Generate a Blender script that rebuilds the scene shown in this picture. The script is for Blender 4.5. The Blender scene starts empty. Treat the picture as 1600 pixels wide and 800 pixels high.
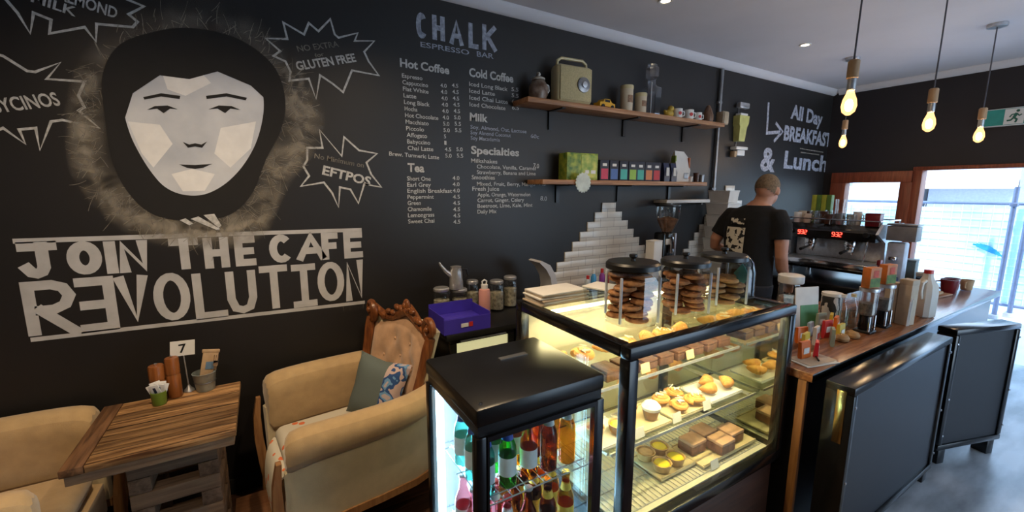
import bpy, bmesh, math, random
from mathutils import Vector, Matrix, Euler
random.seed(7)
SC = bpy.context.scene
COL = SC.collection
PI = math.pi

# ---------------------------------------------------------------- camera
CAM_H = 1.70
FPX, YAW, PITCH, ROLL = 655.3, 0.5371, 0.1550, 0.0020
FWD = Vector((math.sin(YAW)*math.cos(PITCH), math.cos(YAW)*math.cos(PITCH), -math.sin(PITCH)))
_r = Vector((math.cos(YAW), -math.sin(YAW), 0)); _u = _r.cross(FWD)
RGT = _r*math.cos(ROLL) + _u*math.sin(ROLL); UPV = -_r*math.sin(ROLL) + _u*math.cos(ROLL)
cd = bpy.data.cameras.new('camera'); cam = bpy.data.objects.new('camera', cd); COL.objects.link(cam)
cd.sensor_fit = 'HORIZONTAL'; cd.sensor_width = 36; cd.lens = FPX/1600*36; cd.clip_start = .02; cd.clip_end = 300
M3 = Matrix((RGT, UPV, -FWD)).transposed().to_4x4(); M3.translation = Vector((0, 0, CAM_H)); cam.matrix_world = M3
SC.camera = cam
def ray(x, y): return FWD + RGT*((x-800)/FPX) + UPV*((400-y)/FPX)
C0 = Vector((0, 0, CAM_H))
def atz(x, y, z): d = ray(x, y); return C0 + d*((z-CAM_H)/d.z)
def aty(x, y, Y): d = ray(x, y); return C0 + d*(Y/d.y)
def atx(x, y, X): d = ray(x, y); return C0 + d*(X/d.x)

# ---------------------------------------------------------------- sky, sun, exposure
SC.view_settings.view_transform = 'Standard'; SC.view_settings.look = 'None'
SC.view_settings.gamma = 1; SC.view_settings.use_curve_mapping = False
SC.view_settings.exposure = 0.42
SC.cycles.transparent_max_bounces = 32; SC.cycles.max_bounces = 8; SC.cycles.sample_clamp_indirect = 4
SC.cycles.use_denoising = True
SKY = 3.3
w = bpy.data.worlds.new('sky'); SC.world = w; w.use_nodes = True
nt = w.node_tree; bg = nt.nodes['Background']
tc = nt.nodes.new('ShaderNodeTexCoord'); sep = nt.nodes.new('ShaderNodeSeparateXYZ'); cr = nt.nodes.new('ShaderNodeValToRGB')
nt.links.new(tc.outputs['Generated'], sep.inputs[0]); nt.links.new(sep.outputs['Z'], cr.inputs[0]); nt.links.new(cr.outputs[0], bg.inputs[0])
cr.color_ramp.elements[0].position = 0.0; cr.color_ramp.elements[0].color = (.66, .85, 1, 1)
cr.color_ramp.elements[1].position = .6; cr.color_ramp.elements[1].color = (.36, .60, 1, 1)
bg.inputs[1].default_value = SKY
sl = bpy.data.lights.new('sun', 'SUN'); sl.energy = 3.6; sl.angle = .03; sl.color = (1, .95, .88)
so = bpy.data.objects.new('sun', sl); COL.objects.link(so); so.rotation_euler = Vector((.55, .25, -.8)).to_track_quat('-Z', 'Y').to_euler()

# ---------------------------------------------------------------- materials
def _base(name):
    m = bpy.data.materials.new(name); m.use_nodes = True
    return m, m.node_tree.nodes, m.node_tree.links, m.node_tree.nodes['Principled BSDF']
def mat(name, col, rough=.5, metal=0, vary=.25, scale=14, bump=0, bscale=60, col2=None, emit=None, estr=0, spec=.5, alpha=1, coat=0, stretch=(1, 1, 1), sheen=0):
    m, N, L, b = _base(name)
    c1 = (*col, 1); c2 = (*col2, 1) if col2 else (*[c*(1-vary) for c in col], 1)
    t = N.new('ShaderNodeTexCoord'); mp = N.new('ShaderNodeMapping'); mp.inputs['Scale'].default_value = stretch
    n = N.new('ShaderNodeTexNoise'); n.inputs['Scale'].default_value = scale; n.inputs['Detail'].default_value = 5
    L.new(t.outputs['Object'], mp.inputs[0]); L.new(mp.outputs[0], n.inputs['Vector'])
    r = N.new('ShaderNodeValToRGB'); r.color_ramp.elements[0].position = .35; r.color_ramp.elements[1].position = .65
    r.color_ramp.elements[0].color = c2; r.color_ramp.elements[1].color = c1
    L.new(n.outputs[0], r.inputs[0]); L.new(r.outputs[0], b.inputs['Base Color'])
    b.inputs['Roughness'].default_value = rough; b.inputs['Metallic'].default_value = metal
    b.inputs['Specular IOR Level'].default_value = spec; b.inputs['Coat Weight'].default_value = coat
    b.inputs['Sheen Weight'].default_value = sheen
    if bump:
        n2 = N.new('ShaderNodeTexNoise'); n2.inputs['Scale'].default_value = bscale; n2.inputs['Detail'].default_value = 3
        L.new(mp.outputs[0], n2.inputs['Vector'])
        bu = N.new('ShaderNodeBump'); bu.inputs['Strength'].default_value = bump; bu.inputs['Distance'].default_value = .01
        L.new(n2.outputs[0], bu.inputs['Height']); L.new(bu.outputs[0], b.inputs['Normal'])
    if emit: b.inputs['Emission Color'].default_value = (*emit, 1); b.inputs['Emission Strength'].default_value = estr
    if alpha < 1: b.inputs['Alpha'].default_value = alpha
    return m
def glow(name, col, s):
    m, N, L, b = _base(name); b.inputs['Base Color'].default_value = (*col, 1)
    b.inputs['Emission Color'].default_value = (*col, 1); b.inputs['Emission Strength'].default_value = s; return m
def glass(name, tint=(1, 1, 1), rough=.02, ior=1.45, gl=1.0):
    m = bpy.data.materials.new(name); m.use_nodes = True; N = m.node_tree.nodes; L = m.node_tree.links
    N.remove(N['Principled BSDF']); o = N['Material Output']
    t = N.new('ShaderNodeBsdfTransparent'); t.inputs[0].default_value = (*tint, 1)
    g = N.new('ShaderNodeBsdfGlossy'); g.inputs['Roughness'].default_value = rough; g.inputs[0].default_value = (gl, gl, gl, 1)
    lw = N.new('ShaderNodeLayerWeight'); lw.inputs[0].default_value = .5; mx = N.new('ShaderNodeMixShader')
    pw = N.new('ShaderNodeMath'); pw.operation = 'POWER'; pw.inputs[1].default_value = 4.5; f = N.new('ShaderNodeMath'); f.operation = 'MULTIPLY_ADD'
    f.inputs[1].default_value = .55; f.inputs[2].default_value = ((ior-1)/(ior+1))**2
    L.new(lw.outputs['Facing'], pw.inputs[0]); L.new(pw.outputs[0], f.inputs[0])
    L.new(f.outputs[0], mx.inputs[0]); L.new(t.outputs[0], mx.inputs[1]); L.new(g.outputs[0], mx.inputs[2]); L.new(mx.outputs[0], o.inputs[0])
    return m
def wood(name, a, b_, rough=.5, scale=6, axis=0, plank=0, gap=.012, spec=.4):
    """grain runs along axis; plank>0 splits the surface into boards across the other horizontal axis"""
    m, N, L, b = _base(name)
    t = N.new('ShaderNodeTexCoord'); mp = N.new('ShaderNodeMapping')
    sc = [9, 9, 9]; sc[axis] = .7; mp.inputs['Scale'].default_value = sc
    n = N.new('ShaderNodeTexNoise'); n.inputs['Scale'].default_value = scale; n.inputs['Detail'].default_value = 6; n.inputs['Distortion'].default_value = .6
    L.new(t.outputs['Object'], mp.inputs[0]); L.new(mp.outputs[0], n.inputs['Vector'])
    r = N.new('ShaderNodeValToRGB'); r.color_ramp.elements[0].position = .32; r.color_ramp.elements[1].position = .68
    r.color_ramp.elements[0].color = (*a, 1); r.color_ramp.elements[1].color = (*b_, 1); L.new(n.outputs[0], r.inputs[0])
    out = r.outputs[0]
    if plank:
        s = N.new('ShaderNodeSeparateXYZ'); L.new(t.outputs['Object'], s.inputs[0])
        d = N.new('ShaderNodeMath'); d.operation = 'DIVIDE'; d.inputs[1].default_value = plank; L.new(s.outputs[1 if axis == 0 else 0], d.inputs[0])
        fl = N.new('ShaderNodeMath'); fl.operation = 'FLOOR'; L.new(d.outputs[0], fl.inputs[0])
        wn = N.new('ShaderNodeTexWhiteNoise'); wn.noise_dimensions = '1D'; L.new(fl.outputs[0], wn.inputs['W'])
        mr = N.new('ShaderNodeMapRange'); mr.inputs['To Min'].default_value = .55; mr.inputs['To Max'].default_value = 1.3; L.new(wn.outputs[0], mr.inputs[0])
        fr = N.new('ShaderNodeMath'); fr.operation = 'FRACT'; L.new(d.outputs[0], fr.inputs[0])
        gt = N.new('ShaderNodeMath'); gt.operation = 'GREATER_THAN'; gt.inputs[1].default_value = gap/plank; L.new(fr.outputs[0], gt.inputs[0])
        mu = N.new('ShaderNodeMath'); mu.operation = 'MULTIPLY'; L.new(mr.outputs[0], mu.inputs[0]); L.new(gt.outputs[0], mu.inputs[1])
        vm = N.new('ShaderNodeVectorMath'); vm.operation = 'SCALE'; L.new(out, vm.inputs[0]); L.new(mu.outputs[0], vm.inputs['Scale']); out = vm.outputs[0]
    L.new(out, b.inputs['Base Color']); b.inputs['Roughness'].default_value = rough; b.inputs['Specular IOR Level'].default_value = spec
    bu = N.new('ShaderNodeBump'); bu.inputs['Strength'].default_value = .25; bu.inputs['Distance'].default_value = .004
    L.new(n.outputs[0], bu.inputs['Height']); L.new(bu.outputs[0], b.inputs['Normal'])
    return m

K = {}
K['wall_black'] = mat('black_wall_paint', (.016, .0145, .0145), .48, vary=.3, scale=1.3, bump=.04, bscale=25, spec=.5)
K['wall_far'] = mat('dark_far_wall_paint', (.012, .010, .013), .6, vary=.2, scale=2)
K['ceil'] = mat('ceiling_paint', (.60, .60, .64), .8, vary=.06, scale=2)
K['floorwood'] = wood('dark_floorboards', (.035, .016, .009), (.10, .045, .025), .45, axis=0, plank=.11, gap=.004)
K['concrete'] = mat('worn_concrete', (.56, .58, .60), .3, vary=.55, scale=3.5, bump=.1, bscale=12, stretch=(.6, 2, 1))
K['white_paint'] = mat('chalk_white_paint', (.50, .50, .51), .8, vary=.18, scale=9)
K['chalk'] = mat('white_chalk', (.58, .58, .57), .9, vary=.35, scale=60)
K['chalk_dim'] = mat('thin_grey_chalk', (.24, .22, .19), .95, vary=.5, scale=30)
K['chalk_blue'] = mat('pale_blue_chalk', (.40, .43, .52), .9, vary=.5, scale=40)
K['face'] = mat('poster_paint_pale', (.62, .64, .68), .75, col2=(.44, .47, .53), scale=4)
K['facelight'] = mat('poster_paint_white', (.80, .80, .80), .75, vary=.1)
K['paint_black'] = mat('matt_black_paint', (.008, .007, .007), .8, vary=.2)
K['black'] = mat('black_powder_coat', (.008, .008, .009), .32, vary=.2, spec=.5)
K['black_gloss'] = mat('glossy_black', (.006, .006, .007), .2, vary=.2, spec=.5)
K['black_plastic'] = mat('black_plastic', (.012, .012, .013), .35, vary=.2)
K['steel'] = mat('brushed_steel', (.66, .67, .70), .32, .75, vary=.2, scale=40)
K['chrome'] = mat('chrome', (.75, .75, .77), .12, 1, vary=.1)
K['greymetal'] = mat('grey_metal', (.30, .31, .33), .4, .8, vary=.2)
K['brass'] = mat('brass', (.75, .52, .18), .22, 1, vary=.15)
K['cream_fabric'] = mat('cream_velvet', (.53, .37, .19), .85, vary=.14, scale=18, bump=.12, bscale=260, sheen=.4)
K['fabric_lighting_tone'] = mat('cream_velvet_lighting_tone', (.63, .54, .35), .85, vary=.1, scale=18, bump=.1, bscale=260, sheen=.3)  # same cream upholstery; paler tone puts the lighting on the outer panels into colour
K['tuft_fabric'] = mat('tan_rose_fabric', (.56, .34, .20), .85, vary=.2, scale=18, bump=.12, bscale=260, sheen=.4)
K['carved_wood'] = wood('polished_carved_wood', (.10, .030, .010), (.27, .095, .030), .3, axis=2)
K['leg_wood'] = wood('chair_leg_wood', (.22, .10, .04), (.36, .19, .08), .4, axis=2)
K['table_wood'] = wood('weathered_table_boards', (.085, .036, .015), (.47, .27, .12), .45, 7, axis=0, plank=.062, gap=.004)
K['table_wood_y'] = wood('weathered_end_board', (.060, .028, .013), (.20, .10, .048), .55, 7, axis=1)
K['pallet'] = wood('grey_brown_timber', (.13, .085, .055), (.27, .185, .12), .7, axis=0)
K['pallet_y'] = wood('grey_brown_timber_cross', (.08, .055, .036), (.19, .13, .09), .7, axis=1)
K['shelf_wood'] = wood('warm_shelf_timber', (.23, .10, .045), (.46, .24, .12), .5, axis=0)
K['counter_wood'] = wood('reddish_counter_timber', (.15, .050, .020), (.36, .15, .06), .2, axis=0, plank=.2, gap=.002, spec=.5)
K['plinth_wood'] = wood('dark_red_brown_timber', (.040, .016, .010), (.085, .034, .020), .4, axis=0)
K['orange_wood'] = wood('orange_brown_timber', (.17, .065, .02), (.30, .13, .045), .5, axis=2)
K['frame_wood'] = wood('red_brown_window_timber', (.17, .040, .018), (.30, .075, .032), .4, axis=2)
K['socket_wood'] = wood('pale_socket_wood', (.38, .22, .11), (.56, .36, .20), .5, axis=2)
K['mill_wood'] = wood('orange_mill_wood', (.17, .055, .013), (.30, .105, .03), .3, axis=2)
K['mirror'] = mat('mirrored_end_panel', (.62, .66, .56), .04, 1, vary=.05)
K['wirewhite_panel'] = mat('white_fridge_liner', (.72, .78, .82), .45, vary=.04)
K['tile'] = None
K['white'] = mat('white_plastic', (.72, .72, .70), .35, vary=.06)
K['paper'] = mat('white_paper', (.74, .73, .70), .85, vary=.08)
K['kraft'] = mat('kraft_paper', (.50, .34, .20), .85, vary=.14, scale=30)
K['kraft_pale'] = mat('pale_kraft_card', (.55, .45, .34), .85, vary=.1, scale=30)
K['cream'] = mat('cream_enamel', (.62, .53, .30), .35, vary=.1)
K['glass'] = glass('clear_glass', (.96, .98, .97))
K['jar_glass'] = glass('jar_glass', (.92, .94, .94), ior=1.8)
K['case_glass'] = glass('display_case_glass', (.97, .98, .93), ior=1.4)
K['fridge_glass'] = glass('fridge_glass', (.92, .98, 1.0), ior=1.35)
K['green_glass'] = glass('green_bottle_glass', (.16, .62, .16), ior=1.5)
K['teal_glass'] = glass('teal_bottle_glass', (.32, .72, .66), ior=1.5)
K['amber_glass'] = glass('amber_bottle_glass', (.80, .43, .07), ior=1.5)
K['brown_glass'] = glass('brown_bottle_glass', (.36, .15, .04), ior=1.5)
K['skin'] = mat('skin', (.50, .24, .15), .5, vary=.12, scale=20)
K['shirt'] = mat('black_cotton', (.006, .006, .007), .95, vary=.3, scale=30, bump=.15, bscale=40)
K['denim'] = mat('dark_trousers', (.02, .022, .03), .9, vary=.3)
K['hair'] = mat('short_fair_hair', (.20, .13, .07), .8, vary=.45, scale=70, bump=.5, bscale=150)
K['red'] = mat('red_plastic', (.55, .03, .025), .35, vary=.15)
K['darkred'] = mat('dark_red_ceramic', (.18, .012, .02), .3, vary=.2)
K['navy'] = mat('navy_ceramic', (.02, .03, .08), .35, vary=.2)
K['tan'] = mat('tan_bun_crust', (.48, .27, .11), .7, vary=.35, scale=25)
K['cookie'] = mat('baked_cookie', (.60, .30, .13), .85, col2=(.38, .16, .06), scale=45, bump=.5, bscale=70)
K['cookie_dark'] = mat('dark_baked_cookie', (.52, .24, .10), .85, col2=(.32, .13, .05), scale=45, bump=.5, bscale=70)
K['pastry'] = mat('golden_pastry', (.72, .40, .12), .6, col2=(.50, .21, .05), scale=22, bump=.4, bscale=40)
K['crust'] = mat('pie_crust', (.66, .42, .19), .7, vary=.3, scale=30, bump=.2)
K['lemon'] = mat('lemon_curd', (.85, .66, .03), .25, vary=.1)
K['icing'] = mat('white_icing', (.82, .78, .70), .5, vary=.08)
K['choc'] = mat('brown_slice', (.26, .115, .055), .7, vary=.5, scale=30, bump=.3)
K['brownie'] = mat('dark_brownie', (.085, .032, .014), .7, vary=.5, scale=40, bump=.4)
K['slice_top'] = mat('pinkish_slice_icing', (.62, .36, .22), .55, vary=.25, scale=30)
K['board'] = mat('pale_serving_board', (.66, .55, .34), .5, vary=.15)
K['outside_ground'] = mat('pale_outdoor_paving', (.80, .84, .86), .9, vary=.1, scale=3)

# ---------------------------------------------------------------- mesh builder
class MB:
    def __init__(s): s.bm = bmesh.new()
    def _tag(s, faces, mi):
        for f in faces: f.material_index = mi
    def box(s, c, size, rot=None, bev=0, mi=0, seg=2):
        t = bmesh.new(); bmesh.ops.create_cube(t, size=1)
        bmesh.ops.scale(t, vec=size, verts=t.verts)
        if bev: bmesh.ops.bevel(t, geom=list(t.edges), offset=min(bev, min(size)*.49), segments=seg, affect='EDGES', profile=.5)
        m = Matrix.Translation(c)
        if rot: m = m @ Euler(rot).to_matrix().to_4x4()
        bmesh.ops.transform(t, matrix=m, verts=t.verts); s.merge(t, mi); return s
    def bx(s, x0, x1, y0, y1, z0, z1, bev=0, mi=0): return s.box(((x0+x1)/2, (y0+y1)/2, (z0+z1)/2), (abs(x1-x0), abs(y1-y0), abs(z1-z0)), bev=bev, mi=mi)
    def merge(s, t, mi=0):
        mp = {}
        for v in t.verts: mp[v] = s.bm.verts.new(v.co)
        for f in t.faces:
            try: nf = s.bm.faces.new([mp[v] for v in f.verts]); nf.material_index = mi; nf.smooth = True
            except ValueError: pass
        t.free()
    def rings(s, rs, mi=0, cap0=True, cap1=True, closed=False):
        vs = [[s.bm.verts.new(p) for p in r] for r in rs]; n = len(vs[0])
        pairs = list(zip(vs, vs[1:])) + ([(vs[-1], vs[0])] if closed else [])
        for a, b in pairs:
            for i in range(n):
                f = s.bm.faces.new((a[i], a[(i+1) % n], b[(i+1) % n], b[i])); f.material_index = mi; f.smooth = True
        if cap0 and not closed: f = s.bm.faces.new(list(reversed(vs[0]))); f.material_index = mi; f.smooth = True
        if cap1 and not closed: f = s.bm.faces.new(vs[-1]); f.material_index = mi; f.smooth = True
        return s
    def lathe(s, prof, c=(0, 0, 0), seg=24, mi=0, cap0=True, cap1=True, sx=1, sy=1, rot=None, ph=0):
        c = Vector(c); R = Euler(rot).to_matrix() if rot else Matrix.Identity(3)
        rs = [[c + R @ Vector((max(r, 1e-4)*math.cos(ph+2*PI*i/seg)*sx, max(r, 1e-4)*math.sin(ph+2*PI*i/seg)*sy, z)) for i in range(seg)] for r, z in prof]
        return s.rings(rs, mi, cap0, cap1)
    def tube(s, pts, r, seg=8, mi=0, closed=False):
        pts = [Vector(p) for p in pts]; n = len(pts); rr = r if isinstance(r, (list, tuple)) else [r]*n
        rs = []; up = Vector((0, 0, 1)); prev = None
        for i, p in enumerate(pts):
            a = pts[i-1] if (i or closed) else p; b = pts[(i+1) % n] if (i < n-1 or closed) else p
            t = (b-a).normalized()
            if prev is None:
                x = t.cross(up); x = x if x.length > 1e-3 else t.cross(Vector((1, 0, 0)))
            else: x = prev - t*prev.dot(t)
            x.normalize(); prev = x; y = t.cross(x)
            rs.append([p + (x*math.cos(2*PI*k/seg) + y*math.sin(2*PI*k/seg))*rr[i] for k in range(seg)])
        return s.rings(rs, mi, closed=closed)
    def cyl(s, a, b, r, r2=None, seg=16, mi=0): return s.tube([a, b], [r, r if r2 is None else r2], seg, mi)
    def ell(s, c, rad, rot=None, mi=0, u=20, v=12):
        t = bmesh.new(); bmesh.ops.create_uvsphere(t, u_segments=u, v_segments=v, radius=1)
        bmesh.ops.scale(t, vec=rad, verts=t.verts)
        m = Matrix.Translation(c) @ (Euler(rot).to_matrix().to_4x4() if rot else Matrix.Identity(4))
        bmesh.ops.transform(t, matrix=m, verts=t.verts); s.merge(t, mi); return s
    def prism(s, poly, f0, f1, mi=0):
        """poly: list of 2-D points; f0/f1 map (u,v) to a 3-D point on the two end planes"""
        a = [s.bm.verts.new(f0(*p)) for p in poly]; b = [s.bm.verts.new(f1(*p)) for p in poly]; n = len(poly); fs = []
        fs.append(s.bm.faces.new(a)); fs.append(s.bm.faces.new(list(reversed(b))))
        for i in range(n): fs.append(s.bm.faces.new((a[i], b[i], b[(i+1) % n], a[(i+1) % n])))
        for f in fs: f.material_index = mi; f.smooth = True
        return s
    def quad(s, ps, mi=0):
        f = s.bm.faces.new([s.bm.verts.new(p) for p in ps]); f.material_index = mi; return s
    def build(s, name, mats, parent=None, loc=None, rot=None, recalc=True, sharp=.6, subd=0):
        if recalc: bmesh.ops.recalc_face_normals(s.bm, faces=s.bm.faces)
        for e in s.bm.edges:
            if len(e.link_faces) == 2 and e.calc_face_angle(0) > sharp: e.smooth = False
        me = bpy.data.meshes.new(name); s.bm.to_mesh(me); s.bm.free()
        for m in (mats if isinstance(mats, (list, tuple)) else [mats]): me.materials.append(K[m] if isinstance(m, str) else m)
        o = bpy.data.objects.new(name, me); COL.objects.link(o)
        if parent: o.parent = parent
        if loc: o.location = loc
        if rot: o.rotation_euler = rot
        if subd: md = o.modifiers.new('sub', 'SUBSURF'); md.levels = subd; md.render_levels = subd
        return o
def tag(o, label=None, cat=None, group=None, kind=None):
    if label: o['label'] = label
    if cat: o['category'] = cat
    if group: o['group'] = group
    if kind: o['kind'] = kind
    return o
def thing(name, label, cat, loc=(0, 0, 0), rz=0, group=None):
    o = bpy.data.objects.new(name, None); o.empty_display_size = .05; COL.objects.link(o); o.location = loc; o.rotation_euler = (0, 0, rz)
    return tag(o, label, cat, group)
def struct(o, label=None): o['kind'] = 'structure'; return tag(o, label)
def copy_tree(o, parent=None):
    c = o.copy(); COL.objects.link(c)
    if parent: c.parent = parent
    for ch in list(o.children): copy_tree(ch, c)
    return c
def dup(o, loc, rz=0, label=None, group=None, scale=None):
    c = copy_tree(o); c.location = loc; c.rotation_euler = (0, 0, rz)
    if scale: c.scale = (scale,)*3 if not isinstance(scale, tuple) else scale
    return tag(c, label, None, group)
def swap(o, **names):   # give parts of a copied thing another material: swap(copy, body='navy')
    for ch in o.children:
        b = ch.name.split('.')[0]
        if b in names: ch.data = ch.data.copy(); ch.data.materials[0] = K[names[b]] if isinstance(names[b], str) else names[b]
def text_bm(mb, body, f, size=1.0, bold=0.0, mi=0, width=None, align='LEFT'):
    """lettering laid with f(u, v) -> 3-D; u runs along the line (0..), v up"""
    cu = bpy.data.curves.new('t', 'FONT'); cu.body = body; cu.size = size; cu.offset = bold; cu.resolution_u = 3
    ob = bpy.data.objects.new('t', cu); COL.objects.link(ob); dg = bpy.context.evaluated_depsgraph_get()
    me = bpy.data.meshes.new_from_object(ob.evaluated_get(dg)); 
    xs = [v.co.x for v in me.vertices] or [0, 1]; x0, x1 = min(xs), max(xs); k = (width/(x1-x0)) if width else 1
    off = {'LEFT': 0, 'CENTER': -(x1-x0)*k/2, 'RIGHT': -(x1-x0)*k}[align]
    vs = [mb.bm.verts.new(f((v.co.x-x0)*k+off, v.co.y)) for v in me.vertices]
    for p in me.polygons:
        try: fc = mb.bm.faces.new([vs[i] for i in p.vertices]); fc.material_index = mi
        except ValueError: pass
    bpy.data.objects.remove(ob); bpy.data.curves.remove(cu); bpy.data.meshes.remove(me); return mb
def ribbon(mb, pts, wd, f, mi=0, closed=False, cap=0):
    """flat stroke of width wd along 2-D pts with mitred joins, mapped by f"""
    P = [Vector(p) for p in pts]; n = len(P); L, R = [], []
    for i, p in enumerate(P):
        a = P[i-1] if (i or closed) else None; b = P[(i+1) % n] if (i < n-1 or closed) else None
        d1 = (p-a).normalized() if a is not None else (b-p).normalized(); d2 = (b-p).normalized() if b is not None else d1
        n1 = Vector((-d1.y, d1.x)); n2 = Vector((-d2.y, d2.x)); m = n1+n2
        m = m/max(m.dot(n1), .55) if m.length > 1e-4 else n1
        if a is None: p = p-d2*cap
        if b is None: p = p+d1*cap
        L.append(p+m*wd/2); R.append(p-m*wd/2)
    for i in range(n if closed else n-1):
        j = (i+1) % n
        mb.quad([f(*L[i]), f(*R[i]), f(*R[j]), f(*L[j])], mi)
# ================================================================ ROOM
D = 2.65; XF = 6.23; ZC = 2.93
struct(MB().bx(-1.9, 2.02, -3.3, D, -.1, 0).build('floor', 'floorwood'))
struct(MB().bx(2.02, XF+.12, -3.3, D, -.1, 0).build('floor', 'concrete'))
struct(MB().bx(-1.9, XF+.12, -3.3, D+.12, ZC, ZC+.15).build('ceiling', 'ceil'))
struct(MB().bx(-1.9, XF+.12, D, D+.12, -.1, ZC).build('wall_back', 'wall_black'))
struct(MB().bx(-1.9, -1.78, -3.3, D, -.1, ZC).build('wall_left', 'wall_black'))
struct(MB().bx(-1.9, 2.6, -3.42, -3.3, -.1, ZC).bx(2.6, XF+.12, -3.42, -3.3, 2.45, ZC).build('wall_front', 'wall_far'))
b = MB(); prof = [(0, 0), (-.012, 0), (-.03, .012), (-.052, .034), (-.064, .058), (-.064, .062), (0, .062)]
b.prism([(p[0], p[1]) for p in prof], lambda u, v: (-1.78, D+u, 2.867+v), lambda u, v: (XF, D+u, 2.867+v))
struct(b.build('trim_1', 'ceil'))
b = MB(); b.prism([(p[0], p[1]) for p in prof], lambda u, v: (XF+u, -3.3, 2.867+v), lambda u, v: (XF+u, D-.065, 2.867+v)); struct(b.build('trim_2', 'ceil'))
struct(MB().bx(XF, XF+.12, -3.3, D, 1.926, ZC).bx(XF, XF+.12, 2.56, D, 0, 1.926).bx(XF, XF+.12, 1.79, 2.56, 0, .92).bx(XF, XF+.12, -3.3, -.75, 0, 1.926).build('wall_right', 'wall_far'))
struct(MB().bx(-1.77, 2.0, D-.014, D-.001, 0, .09, bev=.003).build('baseboard_back', 'paint_black'))
wf = MB().bx(XF-.03, XF+.1, 1.79, 2.56, 1.80, 1.925, bev=.006).bx(XF-.03, XF+.1, 2.40, 2.56, .92, 1.80, bev=.006).bx(XF-.03, XF+.1, 1.78, 1.885, .92, 1.80, bev=.006).bx(XF-.05, XF+.12, 1.78, 2.56, .88, .95, bev=.006).build('window_1', 'frame_wood'); struct(wf)
MB().bx(XF+.03, XF+.038, 1.88, 2.41, .94, 1.81).build('window_pane', 'glass', wf)
struct(MB().bx(XF-.02, XF+.13, -.78, 1.79, 1.925, 1.965, bev=.004).bx(XF-.02, XF+.13, 1.71, 1.782, 0, 1.925, bev=.004).bx(XF-.02, XF+.13, -.78, -.70, 0, 1.925).build('trim_3', 'frame_wood'))

# ================================================================ OUTSIDE
struct(MB().bx(XF+.12, 60, -30, 40, -.2, -.02).build('ground', 'outside_ground'))
K['shade'] = mat('pale_blue_shade_cloth', (.42, .68, .80), .9, col2=(.62, .80, .86), scale=1.2)
K['galv'] = mat('galvanised_tube', (.16, .20, .30), .5, .6, vary=.15)
fence = thing('site_fence', 'temporary mesh fence panel with pale blue shade cloth outside the doorway', 'fence', (9.0, 0, 0))
b = MB()
for k in range(12):
    y0 = -1.6+k*.6
    b.quad([(.02, y0, .12), (.02, y0+.6, .12), (.02, y0+.6, 1.46), (.02, y0, 1.46)])
b.build('shade_cloth', 'shade', fence)
b = MB()
for k in range(70): b.box((0, -1.6+k*.105, .81), (.006, .006, 1.45))
for k in range(14): b.box((0, 2.0, .12+k*.108), (.005, 7.3, .005))
b.build('wire_mesh', mat('white_wire', (.75, .82, .86), .5), fence)
MB().cyl((0, -1.65, 1.53), (0, 5.7, 1.53), .021).build('top_rail', 'galv', fence)
MB().cyl((0, -1.65, .10), (0, 5.7, .10), .021).build('bottom_rail', 'galv', fence)
b = MB(); pts = [(.0, 1.80-.035*i, .93-.004*i-.0014*i*i) for i in range(10)]
for i in range(9):
    a, c = pts[i], pts[i+1]; th = .035*math.sin((i+.5)/9*PI)+.008; b.quad([(-.012, a[1], a[2]-th), (-.012, c[1], c[2]-th), (-.012, c[1], c[2]+th), (-.012, a[1], a[2]+th)])
b.build('banner_swoosh', mat('bright_blue_print', (.02, .30, .62), .7), fence)
for (px, yy, nm) in ((1570, 8.5, 'nearer the doorway edge'), (1594, 8.8, 'right of its twin')):
    q = atx(px, 400, yy)
    p = thing('fence_post', 'dark blue grey steel fence post standing outside the doorway, '+nm, 'fence post', (q.x, q.y, -.02))
    MB().cyl((0, 0, .03), (0, 0, 1.78), .026).build('tube', 'galv', p)
    MB().box((0, 0, .03), (.16, .1, .06), bev=.01).build('foot_block', 'concrete', p)
    MB().box((.0, 0, 1.55), (.09, .07, .05), bev=.008).build('clamp', 'galv', p)
K['roofw'] = mat('sunlit_pale_roof', (.85, .83, .78), .8, vary=.05); K['housew'] = mat('grey_house_wall', (.30, .33, .42), .85, vary=.1)
K['houseg'] = mat('pale_house_wall', (.78, .82, .88), .85, vary=.05)
h = thing('house', 'grey house with bright sunlit roof seen over the fence through the doorway', 'house', (22, 2.4, 0))
MB().bx(0, 6, -3.5, 3.4, 0, 1.80).build('wall', 'housew', h)
MB().prism([(-.4, 0), (4, 2.4), (6.4, 0)], lambda u, v: (u, 1.2, 1.80+v), lambda u, v: (u, 3.6, 1.80+v)).build('roof', 'roofw', h)
MB().bx(.05, 6, -3.5, 1.18, 1.8, 4.2).build('upper_wall', 'housew', h)
h2 = thing('house', 'pale flat-fronted house seen over the fence through the small window', 'house', (20, 7.4, 0))
MB().bx(0, 5, -1.4, 1.5, 0, 3.4).build('wall', 'houseg', h2)
MB().bx(-.03, .02, .1, 1.3, 1.9, 2.6).build('window', 'housew', h2)

# ================================================================ WALL PAINTING AND LETTERING (painted on the back wall)
YW = D-.0012
def wp(px, py): q = aty(px, py, D); return (q.x, q.z)                    # photo point -> wall (x, z)
def onwall(lift=0): return lambda u, v: (u, YW-lift, v)
def wtext(mb, body, p0, p1, hpx, bold=.012, lift=0, mi=0):
    A = Vector(wp(*p0)); B = Vector(wp(*p1)); U = (B-A).normalized(); V = Vector((-U.y, U.x))
    hm = (Vector(wp(p0[0], p0[1]-hpx))-A).length
    def f(u, v): q = A+U*u+V*v*hm/.70; return (q.x, YW-lift, q.y)
    text_bm(mb, body, f, 1.0, bold, mi, (B-A).length)
def wpoly(mb, pts, lift=0, mi=0): mb.quad([(*wp(*p),) and (wp(*p)[0], YW-lift, wp(*p)[1]) for p in pts], mi)

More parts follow.
